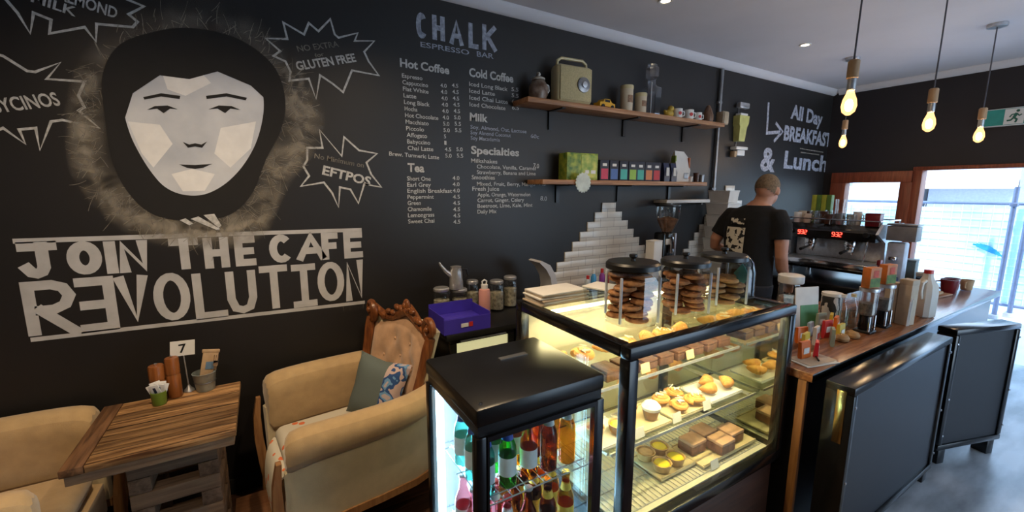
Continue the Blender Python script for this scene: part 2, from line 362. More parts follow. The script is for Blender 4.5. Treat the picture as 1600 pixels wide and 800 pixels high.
# --- big portrait: a plain stencilled face with dark hair and a chalk halo
mural = thing('wall_mural', 'large pale stencilled face with dark hair inside a smoky chalk halo', 'mural', (*[(a, b_) for a, b_ in [wp(300, 355)]][0][:1], YW, wp(300, 355)[1]))
ML = Vector(mural.location)
def mq(p, lift): x, z = wp(*p); return (x-ML.x, -lift, z-ML.z)
def mpoly(name, pts, m, lift, parent=None):
    b = MB(); n = 9; b.bm.faces.new([b.bm.verts.new(mq(p, lift)) for p in pts]); bmesh.ops.triangulate(b.bm, faces=list(b.bm.faces)); return b.build(name, m, parent or mural)
halo = [(335, 30), (255, 34), (190, 62), (150, 105), (132, 160), (130, 215), (138, 262), (165, 300), (205, 335), (260, 356), (330, 362), (390, 350), (410, 312), (432, 268), (462, 232), (478, 190), (466, 150), (440, 108), (400, 66)]
def spl(P, n, closed=True):
    out = []; N_ = len(P)
    for i in range(N_ if closed else N_-1):
        p0, p1, p2, p3 = [Vector(P[(i+k) % N_]) if closed else Vector(P[min(max(i+k, 0), N_-1)]) for k in (-1, 0, 1, 2)]
        for j in range(n):
            t = j/n; out.append(.5*((2*p1)+(-p0+p2)*t+(2*p0-5*p1+4*p2-p3)*t*t+(-p0+3*p1-3*p2+p3)*t**3))
    if not closed: out.append(Vector(P[-1]))
    return out
HP = spl(halo, 12)
m, N, L, bs = _base('smoky_chalk_smear'); bs.inputs['Roughness'].default_value = .95; bs.inputs['Base Color'].default_value = (.30, .27, .22, 1)
t_ = N.new('ShaderNodeTexCoord'); n_ = N.new('ShaderNodeTexNoise'); n_.inputs['Scale'].default_value = 9; n_.inputs['Detail'].default_value = 8; n_.inputs['Distortion'].default_value = 1.2
at = N.new('ShaderNodeAttribute'); at.attribute_name = 'fade'; r_ = N.new('ShaderNodeValToRGB'); r_.color_ramp.elements[0].position = .33; r_.color_ramp.elements[1].position = .66
mu = N.new('ShaderNodeMath'); mu.operation = 'MULTIPLY'; L.new(t_.outputs['Object'], n_.inputs['Vector']); L.new(n_.outputs[0], r_.inputs[0]); L.new(r_.outputs[0], mu.inputs[0]); L.new(at.outputs['Fac'], mu.inputs[1]); L.new(mu.outputs[0], bs.inputs['Alpha'])
K['smear'] = m
b = MB(); fl = b.bm.verts.layers.float.new('fade'); rows = []
for wdt, fd in ((-44, 0), (-20, .55), (0, 1.0), (16, .6), (34, 0)):
    row = []
    for i, p in enumerate(HP):
        tg = (HP[(i+1) % len(HP)]-HP[i-1]).normalized(); nr = Vector((tg.y, -tg.x))*-1
        k = 1.0 if p.y > 110 else .45
        v = b.bm.verts.new(mq((p+nr*wdt*.9), .0006)); v[fl] = fd*k; row.append(v)
    rows.append(row)
for a, c in zip(rows, rows[1:]):
    for i in range(len(HP)): b.bm.faces.new((a[i], a[(i+1) % len(HP)], c[(i+1) % len(HP)], c[i]))
b.build('chalk_smear', 'smear', mural)
b = MB()
for k in range(420):
    i = random.randrange(len(HP)); p = HP[i]; tg = (HP[(i+1) % len(HP)]-HP[i-1]).normalized(); nr = Vector((-tg.y, tg.x))
    if p.y < 100 and random.random() < .35: continue
    s = p+nr*random.uniform(-26, 14); a = random.uniform(-.9, .9); d = (tg*math.sin(a)*random.choice((-1, 1))+nr*-math.cos(a)*-1*random.choice((1, 1, -.6)))
    ln = random.uniform(10, 34); bend = random.uniform(-9, 9); q = []
    for j in range(5):
        t = j/4; e = s+d*ln*t+Vector((-d.y, d.x))*bend*t*t; q.append(e)
    P2 = [Vector((mq(e, 0)[0], mq(e, 0)[2])) for e in q]
    ribbon(b, P2, random.uniform(.0012, .0026), lambda u, v: (u, -.0012, v))
b.build('chalk_wisp', 'chalk_dim', mural)
tag(mural.children[-1], None, None, None, 'stuff')
mpoly('dark_hair', spl([(300, 44), (240, 50), (185, 72), (160, 120), (165, 190), (175, 250), (200, 300), (240, 335), (300, 345), (360, 335), (395, 300), (415, 250), (440, 200), (445, 150), (425, 100), (370, 60)], 6), 'paint_black', .0016)
fc = [(190, 122), (205, 108), (240, 98), (300, 95), (355, 104), (395, 122), (409, 142), (412, 170), (406, 205), (394, 236), (374, 266), (348, 290), (318, 304), (286, 304), (258, 292), (236, 268), (216, 236), (202, 205), (192, 165)]
face = mpoly('face', spl(fc, 5), 'face', .0022)
for nm, pts in (('face_highlight', [(250, 104), (300, 98), (330, 130), (290, 150), (262, 140)]), ('face_highlight', [(200, 190), (250, 195), (270, 225), (240, 262), (222, 240)]), ('face_highlight', [(345, 200), (400, 190), (392, 232), (360, 262), (335, 240)]), ('face_highlight', [(268, 272), (300, 264), (336, 272), (320, 298), (286, 299)])):
    mpoly(nm, pts, 'facelight', .0028, mural)
for nm, pts in (('eyebrow', [(224, 152), (252, 146), (282, 150), (281, 155), (252, 151), (226, 156)]), ('eyebrow', [(322, 150), (354, 146), (386, 153), (384, 157), (354, 151), (323, 155)]),
                ('eye', [(230, 172), (242, 166), (262, 165), (278, 171), (266, 170), (256, 177), (246, 170)]), ('eye', [(326, 171), (342, 165), (362, 166), (376, 172), (360, 170), (352, 177), (340, 170)]),
                ('nose', [(286, 222), (296, 226), (305, 224), (315, 226), (324, 221), (316, 231), (305, 229), (294, 231)]),
                ('mouth', [(280, 257), (305, 258), (332, 256), (318, 262), (305, 264), (292, 262)]),
                ('hair_lock', [(178, 128), (184, 100), (240, 84), (330, 84), (414, 108), (420, 160), (392, 134), (340, 112), (296, 124), (250, 118), (208, 146), (194, 190)])):
    mpoly(nm, pts, 'paint_black', .0036)
mpoly('collar_stroke', [(281, 344), (290, 341), (302, 349), (296, 352)], 'chalk', .003); mpoly('collar_stroke', [(298, 342), (310, 338), (345, 358), (338, 359)], 'chalk', .003); mpoly('collar_stroke', [(318, 336), (335, 334), (346, 352), (342, 356)], 'chalk', .003)

# --- slogan, each letter brushed from strokes
G = {
 'J': ([[(.02, 1), (1, 1)], [(.66, 1), (.66, .22), (.56, .06), (.38, 0), (.2, .05), (.06, .22)]]),
 'O': [[(.5+.5*math.cos(a), .5+.5*math.sin(a)) for a in [2*PI*i/22 for i in range(22)]]],
 'I': [[(.5, 0), (.5, 1)]], 'N': [[(.05, 0), (.05, 1), (.95, 0), (.95, 1)]], 'T': [[(0, 1), (1, 1)], [(.5, 1), (.5, 0)]],
 'H': [[(.08, 0), (.08, 1)], [(.92, 0), (.92, 1)], [(.08, .5), (.92, .5)]], 'E': [[(1, 1), (.1, 1), (.1, 0), (1, 0)], [(.1, .5), (.9, .5)]],
 'C': [[(.5+.5*math.cos(a), .5+.5*math.sin(a)) for a in [PI*.24+PI*1.52*i/16 for i in range(17)]]],
 'A': [[(0, 0), (.5, 1), (1, 0)], [(.2, .32), (.8, .32)]], 'F': [[(1, 1), (.1, 1), (.1, 0)], [(.1, .52), (.85, .52)]],
 'R': [[(.08, 0), (.08, 1), (.6, 1), (.85, .93), (.97, .76), (.85, .58), (.6, .5), (.17, .5)], [(.3, .5), (1, 0)]],
 'Q': [[(0, 1), (.9, 1), (.9, 0), (0, 0)], [(.9, .5), (.08, .5)]], 'V': [[(0, 1), (.55, 0), (1, 1)]], 'L': [[(.08, 1), (.08, 0), (1, 0)]],
 'U': [[(.05, 1), (.05, .3), (.2, .06), (.5, 0), (.8, .06), (.95, .3), (.95, 1)]], 'S': [[(.06, 1), (.94, 1)], [(.5, 1), (.5, 0)], [(.06, 0), (.94, 0)]], 'K': [[(.08, 0), (.08, 1)], [(.95, 1), (.12, .42)], [(.35, .55), (1, 0)]]}
sl_ = thing('slogan_lettering', 'big white painted slogan JOIN THE CAFE REVOLUTION between two ruled lines', 'wall lettering', (wp(300, 440)[0], YW, wp(300, 440)[1]))
def cp(x, y): return (x/2.581, 340+y/2.581)
def letter(ch, x0, x1, yt, yb, wd, parent, name='letter'):
    xm = (x0+x1)/2; ym = (yt+yb)/2; X0 = wp(*cp(x0, ym))[0]+wd/2; X1 = wp(*cp(x1, ym))[0]-wd/2; Z1 = wp(*cp(xm, yt))[1]-wd/2; Z0 = wp(*cp(xm, yb))[1]+wd/2
    lo = parent.location; b = MB()
    if ch == 'I' : X0 = X1 = (X0+X1)/2
    for k_, st in enumerate(G[ch]):
        P = [(X0+(X1-X0)*p[0]-lo.x, Z0+(Z1-Z0)*p[1]-lo.z) for p in st]; cl = ch == 'O'
        ribbon(b, P, wd, lambda u, v: (u, -.0007*k_, v), closed=cl, cap=0 if cl or len(st) > 6 else wd*.45)
    return b.build(name, 'white_paint', parent)
for ch, x0, x1, yt, yb in (('J', 68, 240, 96, 245), ('O', 268, 412, 95, 230), ('I', 428, 468, 93, 228), ('N', 470, 606, 90, 222), ('T', 682, 805, 82, 210), ('H', 815, 930, 78, 205), ('E', 940, 1032, 74, 195), ('C', 1085, 1182, 68, 182), ('A', 1195, 1312, 64, 172), ('F', 1292, 1365, 60, 170), ('E', 1380, 1463, 57, 163),
                           ('R', 80, 320, 252, 488), ('Q', 308, 484, 238, 460), ('V', 470, 606, 232, 428), ('O', 618, 768, 222, 415), ('L', 772, 915, 220, 408), ('U', 908, 1040, 200, 386), ('T', 1048, 1165, 192, 368), ('S', 1172, 1282, 187, 360), ('O', 1280, 1388, 178, 337), ('N', 1388, 1470, 170, 335)):
    letter(ch, x0, x1, yt, yb, .038+.004*(x0 < 500), sl_)
for (a, c, wd) in (((20, 377), (565, 359), .022), ((48, 531), (570, 472), .02)):
    b = MB(); A = wp(*a); B = wp(*c); ribbon(b, [(A[0]-sl_.location.x, A[1]-sl_.location.z), (B[0]-sl_.location.x, B[1]-sl_.location.z)], wd, lambda u, v: (u, 0, v)); b.build('ruled_line', 'white_paint', sl_)

b = MB(); P_ = [wp(536+32*k/40, 482-3*k/40+(4 if k % 2 else -4)) for k in range(41)]; ribbon(b, [(p[0]-sl_.location.x, p[1]-sl_.location.z) for p in P_], .003, lambda u, v: (u, 0, v)); b.build('scribble', 'chalk_dim', sl_)
# --- chalk starbursts
def burst(name, label, pts, words, col='chalk'):
    cx = sum(p[0] for p in pts)/len(pts); cy = sum(p[1] for p in pts)/len(pts); o = wp(cx, cy)
    t = thing(name, label, 'chalk sign', (o[0], YW, o[1])); b = MB()
    ribbon(b, [(wp(*p)[0]-o[0], wp(*p)[1]-o[1]) for p in pts], .0105, lambda u, v: (u, 0, v), closed=True); b.build('outline', col, t)
    for w_ in words:
        b = MB(); wtext(b, *w_[:4], bold=w_[4])
        for v in b.bm.verts: v.co -= Vector((o[0], YW, o[1]))
        b.build('lettering', w_[5] if len(w_) > 5 else col, t)
h2_ = lambda L_, ox: [(ox+x/2, y/2) for x, y in L_]
burst('starburst_sign', 'chalk starburst reading NO EXTRA for GLUTEN FREE on the black wall', h2_([(30, 120), (98, 122), (85, 70), (150, 108), (165, 72), (195, 98), (232, 60), (246, 108), (258, 118), (318, 103), (308, 128), (370, 128), (338, 162), (352, 192), (384, 236), (300, 220), (272, 288), (240, 262), (200, 235), (188, 310), (165, 246), (105, 252), (108, 225), (92, 192), (55, 175), (76, 160)], 400),
      [('NO EXTRA', (466, 81), (530, 73), 9, .01, 'chalk_dim'), ('for', (493, 90), (507, 87), 6, .01, 'chalk_dim'), ('GLUTEN FREE', (465, 110), (557, 96), 13, .03)])
burst('starburst_sign', 'chalk starburst reading No Minimum on EFTPOS beside the mural', h2_([(198, 405), (268, 488), (275, 428), (322, 470), (378, 480), (345, 508), (360, 545), (392, 585), (338, 575), (320, 635), (295, 592), (262, 585), (258, 648), (238, 603), (212, 570), (140, 582), (166, 550), (148, 520), (160, 500), (160, 462), (208, 462)], 400),
      [('No Minimum on', (491, 247), (568, 262), 8, .008, 'chalk_dim'), ('EFTPOS', (503, 272), (578, 290), 14, .03)])
burst('starburst_sign', 'chalk starburst reading BABYCINOS cut by the left edge', h2_([(-150, 290), (-90, 150), (10, 175), (85, 222), (110, 225), (190, 195), (146, 247), (265, 255), (245, 300), (264, 335), (246, 346), (310, 400), (195, 375), (160, 380), (125, 470), (112, 400), (60, 405), (80, 450), (10, 400), (-80, 440), (-70, 360)], 0),
      [('BABYCINOS', (-42, 181), (96, 164), 21, .02)])
burst('starburst_sign', 'chalk starburst reading ALMOND MILK at the top left corner', h2_([(-20, -30), (20, 0), (55, 40), (95, 105), (105, 40), (160, 62), (155, 105), (265, 85), (300, 130), (302, 75), (415, 85), (430, 68), (402, 45), (450, 20), (400, 0), (420, -34), (330, -20), (250, -44), (160, -22), (90, -46)], 0),
      [('ALMOND', (88, -2), (182, 29), 18, .02), ('MILK', (48, 2), (118, 26), 15, .02)])

# --- cafe name and menu
nm_ = thing('cafe_name_lettering', 'tall pale blue chalk lettering CHALK ESPRESSO BAR above the menu', 'wall lettering', (wp(712, 70)[0], YW, wp(712, 70)[1]))
def letter2(ch, x0, x1, yt, yb, wd):
    lo = nm_.location; ym = (yt+yb)/2; X0 = wp(x0, ym)[0]+wd/2; X1 = wp(x1, ym)[0]-wd/2; Z1 = wp((x0+x1)/2, yt)[1]-wd/2; Z0 = wp((x0+x1)/2, yb)[1]+wd/2; b = MB()
    for k_, st in enumerate(G[ch]): ribbon(b, [(X0+(X1-X0)*p[0]-lo.x, Z0+(Z1-Z0)*p[1]-lo.z) for p in st], wd, lambda u, v: (u, -.0007*k_, v), cap=0 if len(st) > 6 else wd*.4)
    b.build('letter', 'chalk_blue', nm_)
for ch, x0, x1, yt, yb in (('C', 650, 667, 20, 60), ('H', 674, 696, 24, 64), ('A', 702, 724, 30, 71), ('L', 731, 748, 36, 76), ('K', 752, 776, 39, 80)): letter2(ch, x0, x1, yt, yb, .030)
def lettered(t, name, items, m):
    b = MB()
    for it in items: wtext(b, *it)
    for v in b.bm.verts: v.co -= Vector(t.location)
    return b.build(name, m, t)
lettered(nm_, 'lettering', [('ESPRESSO', (657, 73), (733, 86), 8, .01)], 'chalk_blue'); lettered(nm_, 'lettering', [('BAR', (745, 88), (771, 92), 8, .01)], 'chalk_blue')
menu = thing('menu_lettering', 'hand-chalked coffee and tea menu with prices on the black wall', 'menu', (wp(740, 220)[0], YW, wp(740, 220)[1]))
for body, a, c, hp in (('Hot Coffee', (625, 104), (702, 116), 13), ('Tea', (637, 268), (663, 269), 13), ('Cold Coffee', (733, 119), (802, 129), 13), ('Milk', (734, 188), (762, 191), 12), ('Specialties', (736, 240), (811, 244), 12)):
    lettered(menu, 'heading', [(body, a, c, hp, .03)], 'chalk')
def rows_(base, words, hp, wdt, step):
    out = []
    for i, wd in enumerate(words):
        x, y = base[0]+step[0]*i, base[1]+step[1]*i; A = wp(x, y); n = len(wd)*wdt
        # end of the line stays level on the wall
        z = A[1]; q = x+n; yy = y
        for _ in range(6): yy += (wp(q, yy)[1]-z)*FPX/2.9
        out.append((wd, (x, y), (q, yy), hp, .012))
    return out
hot = ['Espresso', 'Cappuccino', 'Flat White', 'Latte', 'Long Black', 'Mocha', 'Hot Chocolate', 'Macchiato', 'Piccolo', 'Affogato', 'Babyccino', 'Chai Latte']
lettered(menu, 'hot_coffee_list', rows_((628, 121), hot, 6.5, 4.0, (.82, 10.3))+[('Brew. Turmeric Latte', (608, 243), (686, 249), 6.5, .012)], 'chalk')
lettered(menu, 'hot_coffee_price', rows_((688, 136), ['4.0']*5+['4.0', '5.0', '5.0', '5', '1', '4.5', '5.0'], 6, 3.3, (.7, 10.0))+rows_((706, 136), ['4.5']*5+['5.0', '5.5', '5.5', '', '', '5.0', '5.5'], 6, 3.3, (.7, 10.0))[:8]+rows_((713, 236), ['5.0', '5.5'], 6, 3.3, (.7, 10)), 'chalk')
lettered(menu, 'tea_list', rows_((636, 282), ['Short One', 'Earl Grey', 'English Breakfast', 'Peppermint', 'Green', 'Chamomile', 'Lemongrass', 'Sweet Chai'], 6.5, 4.1, (.25, 9.6)), 'chalk')
lettered(menu, 'tea_price', rows_((707, 281), ['4.0', '4.0', '4.0', '4.5', '4.5', '4.5', '4.5', '4.5'], 6, 3.6, (.2, 9.8)), 'chalk')
lettered(menu, 'cold_coffee_list', rows_((733, 134), ['Iced Long Black', 'Iced Latte', 'Iced Chai Latte', 'Iced Chocolate'], 6.5, 4.0, (.2, 10.6)), 'chalk')
lettered(menu, 'cold_coffee_price', rows_((799, 142), ['5.5', '5.5', '6', '6.5'], 6, 3.6, (.3, 9.6)), 'chalk')
lettered(menu, 'milk_list', rows_((735, 201), ['Soy, Almond, Oat, Lactose', 'Soy Almond Coconut', 'Soy Macadamia'], 6, 3.5, (.2, 8.6)), 'chalk_blue')
lettered(menu, 'milk_price', [('60c', (829, 215), (842, 217), 6, .012)], 'chalk_blue')
lettered(menu, 'specialty_list', rows_((736, 254), ['Milkshakes'], 6.5, 4.1, (0, 0))+rows_((745, 263), ['Chocolate, Vanilla, Caramel', 'Strawberry, Banana and Lime'], 6, 3.4, (0, 8.8))+rows_((737, 280), ['Smoothies'], 6.5, 4, (0, 0))+rows_((745, 290), ['Mixed, Fruit, Berry, Mango'], 6, 3.5, (0, 0))
         + rows_((738, 298), ['Fresh Juice'], 6.5, 3.8, (0, 0))+rows_((746, 307), ['Apple, Orange, Watermelon', 'Carrot, Ginger, Celery', 'Beetroot, Lime, Kale, Mint', 'Daily Mix'], 6, 3.3, (0, 8.9)), 'chalk')
lettered(menu, 'specialty_price', [('7.0', (833, 262), (842, 263), 7, .012), ('7.5', (842, 289), (853, 290), 7, .012), ('8.0', (844, 313), (854, 314), 7, .012)], 'chalk')
ar = thing('breakfast_lettering', 'pale blue chalk arrow and words All Day Breakfast & Lunch near the far corner', 'wall lettering', (wp(1240, 215)[0], YW, wp(1240, 215)[1]))
b = MB()
for st in ([(1201, 160), (1198, 208), (1221, 206)], [(1212, 192), (1222, 206), (1209, 221)]):
    ribbon(b, [(wp(*p)[0]-ar.location.x, wp(*p)[1]-ar.location.z) for p in st], .035, lambda u, v: (u, 0, v))
b.build('arrow', 'chalk_blue', ar)
for it in (('All Day', (1235, 184), (1284, 196), 21, .035), ('BREAKFAST', (1224, 218), (1297, 229), 22, .04), ('&', (1187, 265), (1210, 268), 36, .03), ('Lunch', (1224, 262), (1291, 268), 26, .03)): lettered(ar, 'lettering', [it], 'chalk_blue')
b = MB()
for st in ([(1250, 232), (1286, 238)], [(1251, 238), (1280, 242)]): ribbon(b, [(wp(*p)[0]-ar.location.x, wp(*p)[1]-ar.location.z) for p in st], .012, lambda u, v: (u, 0, v))
b.build('underline', 'chalk_dim', ar)
# ================================================================ CAKE DISPLAY CASE
CX0, CX1, CY0, CY1, CZ0, CZ1 = .98, 2.02, .905, 1.61, .455, 1.20
case = thing('display_case', 'glass cake display case in a black frame, lit yellow inside', 'display case', (CX0, CY0, 0))
LX, LY = CX1-CX0, CY1-CY0
MB().bx(.03, LX-.02, .03, LY, .0, CZ0, bev=.004).build('plinth', 'plinth_wood', case)
t = .045
b = MB()
for (x0, x1, y0, y1) in ((0, LX, 0, t), (0, LX, LY-t, LY), (0, t, t, LY-t), (LX-t, LX, t, LY-t)): b.bx(x0, x1, y0, y1, CZ1-.045, CZ1, bev=.006)
b.build('top_frame', 'black_gloss', case)
b = MB()
for (x0, x1, y0, y1) in ((0, LX, 0, t), (0, LX, LY-t, LY), (0, t, t, LY-t), (LX-t, LX, t, LY-t)): b.bx(x0, x1, y0, y1, CZ0, CZ0+.05, bev=.006)
b.build('bottom_frame', 'black_gloss', case)
for x, y in ((t/2, t/2), (LX-t/2, t/2), (t/2, LY-t/2), (LX-t/2, LY-t/2)): MB().bx(x-t/2, x+t/2, y-t/2, y+t/2, CZ0+.05, CZ1-.045, bev=.004).build('corner_post', 'black_gloss', case)
MB().bx(t, LX-t, t, LY-t, CZ1-.014, CZ1-.006).build('top_glass', 'case_glass', case)
MB().bx(t, LX-t, .012, .018, CZ0+.05, CZ1-.045).build('front_glass', 'case_glass', case)
MB().bx(.012, .018, t, LY-t, CZ0+.05, CZ1-.045).build('side_glass', 'case_glass', case)
MB().bx(LX-.018, LX-.012, t, LY-t, CZ0+.05, CZ1-.045).build('mirror_end', K['mirror'], case)
K['caseliner'] = mat('pale_case_lining', (.62, .60, .50), .5, vary=.06)
MB().bx(t, LX/2+.02, LY-.03, LY-.022, CZ0+.05, CZ1-.045).build('sliding_door', 'caseliner', case)
MB().bx(LX/2-.02, LX-t, LY-.018, LY-.010, CZ0+.05, CZ1-.045).build('sliding_door', 'caseliner', case)
MB().bx(.045, LX-.045, .045, LY-.045, CZ0+.03, CZ0+.052).build('deck', 'caseliner', case)
SH1, SH2, DK = .745, .945, CZ0+.06
for z, y0, nm in ((SH1, .12, 'lower'), (SH2, .22, 'upper')):
    s_ = MB().bx(.05, LX-.05, y0, LY-.05, z-.008, z, bev=.001).build('glass_shelf', 'case_glass', case)
    b = MB(); b.bx(.05, LX-.05, y0-.006, y0-.001, z-.010, z+.002); b.build('shelf_lip', 'steel', s_)
    for x in (.06, LX-.06): MB().bx(x-.006, x+.006, y0+.02, LY-.05, z-.022, z-.009).build('bracket', 'steel', s_)
b = MB()
for k in range(40): b.box((LX/2-.46+k*.0236, .30, CZ0+.057), (.003, .46, .003))
for y in (.07, .2, .3, .4, .53): b.box((LX/2, y, CZ0+.0545), (.94, .004, .004))
b.build('wire_rack', 'steel', case)
K['ledwarm'] = glow('warm_led_tube', (1, .88, .52), 7)
MB().cyl((.08, .085, CZ1-.055), (LX-.08, .085, CZ1-.055), .009).build('led_tube', 'ledwarm', case)
MB().cyl((.08, LY-.09, CZ1-.055), (LX-.08, LY-.09, CZ1-.055), .009).build('led_tube', 'ledwarm', case)
def area(name, loc, sx, sy, e, col, rot=(0, 0, 0)):
    l = bpy.data.lights.new(name, 'AREA'); l.shape = 'RECTANGLE'; l.size = sx; l.size_y = sy; l.energy = e; l.color = col
    o = bpy.data.objects.new(name, l); COL.objects.link(o); o.location = loc; o.rotation_euler = rot; return o
area('case_lamp', (CX0+LX/2, CY0+.10, CZ1-.07), .9, .02, 6.5, (1, .82, .42), (math.radians(14), 0, 0))
area('case_lamp', (CX0+LX/2, CY0+LY-.11, CZ1-.07), .9, .02, 3.0, (1, .82, .42), (math.radians(-24), 0, 0))

# ================================================================ DRINKS FRIDGE
FX0, FX1, FY0, FY1, FZ = .45, .91, .94, 1.35, 1.12
fr = thing('drinks_fridge', 'small black four-sided glass drinks fridge glowing blue-white with bottles inside', 'fridge', (FX0, FY0, 0))
fx, fy = FX1-FX0, FY1-FY0
b = MB(); b.bx(0, fx, 0, fy, FZ-.055, FZ, bev=.012); b.bx(.008, fx-.008, .008, fy-.008, FZ-.085, FZ-.055)
tp = b.build('top', 'black', fr)
b = MB(); b.box((fx*.60, fy*.66, FZ+.001), (.11, .022, .003)); b.build('vent_slot', 'greymetal', tp)
MB().lathe([(.006, 0), (.006, .003), (.002, .004)], (.026, .026, FZ), 12).build('screw', 'chrome', tp)
MB().bx(0, fx, 0, fy, .02, .26, bev=.01).build('base', 'black', fr)
p = .032
for x, y in ((p/2, p/2), (fx-p/2, p/2), (p/2, fy-p/2), (fx-p/2, fy-p/2)): MB().bx(x-p/2, x+p/2, y-p/2, y+p/2, .26, FZ-.085, bev=.003).build('corner_post', 'black_gloss', fr)
b = MB()
dr = MB().bx(p, fx-p, -.004, .014, FZ-.10, FZ-.085).bx(p, fx-p, -.004, .014, .26, .29).bx(p, p+.006, -.004, .014, .29, FZ-.10).bx(fx-p-.012, fx-p, -.004, .014, .29, FZ-.10).build('door', 'black_gloss', fr)
MB().bx(p+.006, fx-p-.012, .003, .009, .29, FZ-.10).build('door_glass', 'fridge_glass', dr)
for x in (.006, fx-.012): MB().bx(x, x+.006, p, fy-p, .26, FZ-.085).build('side_glass', 'fridge_glass', fr)
MB().bx(p, fx-p, fy-.012, fy-.006, .26, FZ-.085).build('back_panel', K['wirewhite_panel'], fr)
MB().bx(p, fx-p, p, fy-p, .262, .272).build('floor_pan', K['wirewhite_panel'], fr)
K['wirewhite'] = mat('grey_coated_wire', (.34, .38, .42), .4, vary=.05)
FS1, FS2 = .805, .545
for z in (FS1, FS2):
    b = MB()
    for k in range(14): b.box((.04+(fx-.08)*k/13, fy/2, z-.004), (.0022, fy-.05, .0022))
    for y in (.028, .06, fy/2, fy-.06, fy-.028): b.box((fx/2, y, z-.0085), (fx-.05, .003, .003))
    b.build('wire_shelf', 'wirewhite', fr)
K['ledcool'] = glow('cool_led_strip', (.62, .86, 1), 7)
for x, y in ((.030, fy-.055), (fx-.030, fy-.055)):
    s_ = MB().bx(x-.012, x+.012, y-.010, y+.010, .28, FZ-.10, bev=.003).build('led_strip', 'ledcool', fr)
area('fridge_lamp', (FX0+.05, FY1-.07, .68), .03, .75, 11.0, (.48, .80, 1), (math.radians(90), 0, math.radians(-135)))
area('fridge_lamp', (FX1-.05, FY1-.07, .68), .03, .75, 3.5, (.48, .80, 1), (math.radians(90), 0, math.radians(135)))

# ================================================================ COUNTERS
ct = thing('timber_counter', 'long service counter with glossy reddish timber top running toward the doorway', 'counter', (2.035, .82, 0))
MB().bx(0, 3.08, 0, .60, .86, .90, bev=.005).build('worktop', 'counter_wood', ct)
MB().bx(.02, 3.04, .04, .56, .0, .86).build('front_panel', 'black', ct)
MB().bx(-.006, .018, .02, .055, .0, .86, bev=.003).build('end_post', 'orange_wood', ct)
mb_ = thing('machine_bench', 'black bench joining the counter to the back wall under the espresso machine', 'bench', (4.18, 1.43, 0))
MB().bx(0, .85, 0, .80, .86, .90, bev=.004).build('worktop', 'black', mb_)
MB().bx(.03, .82, .02, .78, 0, .86).build('body', 'black', mb_)
bb = thing('back_bench', 'dark back bench along the black wall behind the cake display', 'bench', (.83, 2.10, 0))
MB().bx(0, 3.25, 0, .535, .865, .90, bev=.004).build('worktop', 'black', bb)
MB().bx(.48, 3.23, .05, .53, 0, .865).build('body', 'black', bb)
uf = thing('bar_fridge', 'under-bench fridge with a lit glass door below the purple box', 'fridge', (.86, 2.125, 0))
MB().bx(0, .42, .03, .45, .02, .86, bev=.005).build('body', 'black', uf)
d_ = MB().bx(0, .42, 0, .028, .835, .862, bev=.003).bx(0, .42, 0, .028, .04, .1).bx(0, .04, 0, .028, .1, .835).bx(.38, .42, 0, .028, .1, .835).build('door', 'black_gloss', uf)
MB().bx(.04, .38, .010, .026, .1, .835).build('lit_window', glow('lit_fridge_window', (.90, .85, .45), .4), d_)
MB().bx(.06, .36, -.016, .001, .845, .854, bev=.003).build('handle', 'steel', d_)

# ================================================================ BLACK BOARDS IN FRONT OF THE COUNTER
def board(label, x0, y0, ang, wd, ht, z0, dp):
    o = thing('panel_screen', label, 'screen', (x0, y0, 0), ang)
    f = .036; b = MB()
    b.bx(0, wd, 0, dp, ht-f, ht, bev=.006).bx(0, wd, 0, dp, z0, z0+f, bev=.006).bx(0, f, 0, dp, z0+f, ht-f, bev=.006).bx(wd-f, wd, 0, dp, z0+f, ht-f, bev=.006).build('frame', 'black_gloss', o)
    MB().bx(f, wd-f, .012, .03, z0+f, ht-f).build('inset_panel', K['panel'], o)
    MB().bx(f, wd-f, dp-.02, dp-.005, z0+f, ht-f).build('back_panel', 'black', o)
    for x in (.03, wd-.09): MB().bx(x, x+.06, .01, dp-.01, 0, z0, bev=.004).build('foot', 'black', o)
    for x in (.012, wd-.012):
        b = MB()
        for z in (z0+.1, ht*.5, ht-.09): b.lathe([(.007, 0), (.006, .003), (.001, .004)], (x+.01, 0, z), 10, rot=(PI/2, 0, 0))
        b.build('bolt_row', 'chrome', o)
    return o
K['panel'] = mat('satin_charcoal_board', (.012, .013, .018), .45, vary=.15, scale=3)
o = board('wide black framed panel screen standing before the counter next to the cake display', 2.07, .675, 0, 1.24, .885, .07, .11)
MB().bx(-.004, .001, .028, .062, .62, .86, bev=.001).build('gold_reflection', 'brass', o)  # gold reflection of the case light, modelled as a brass strip
o = board('black framed panel screen angled outward, standing nearest the doorway', 3.50, .70, math.radians(-17), .56, .885, .10, .10)

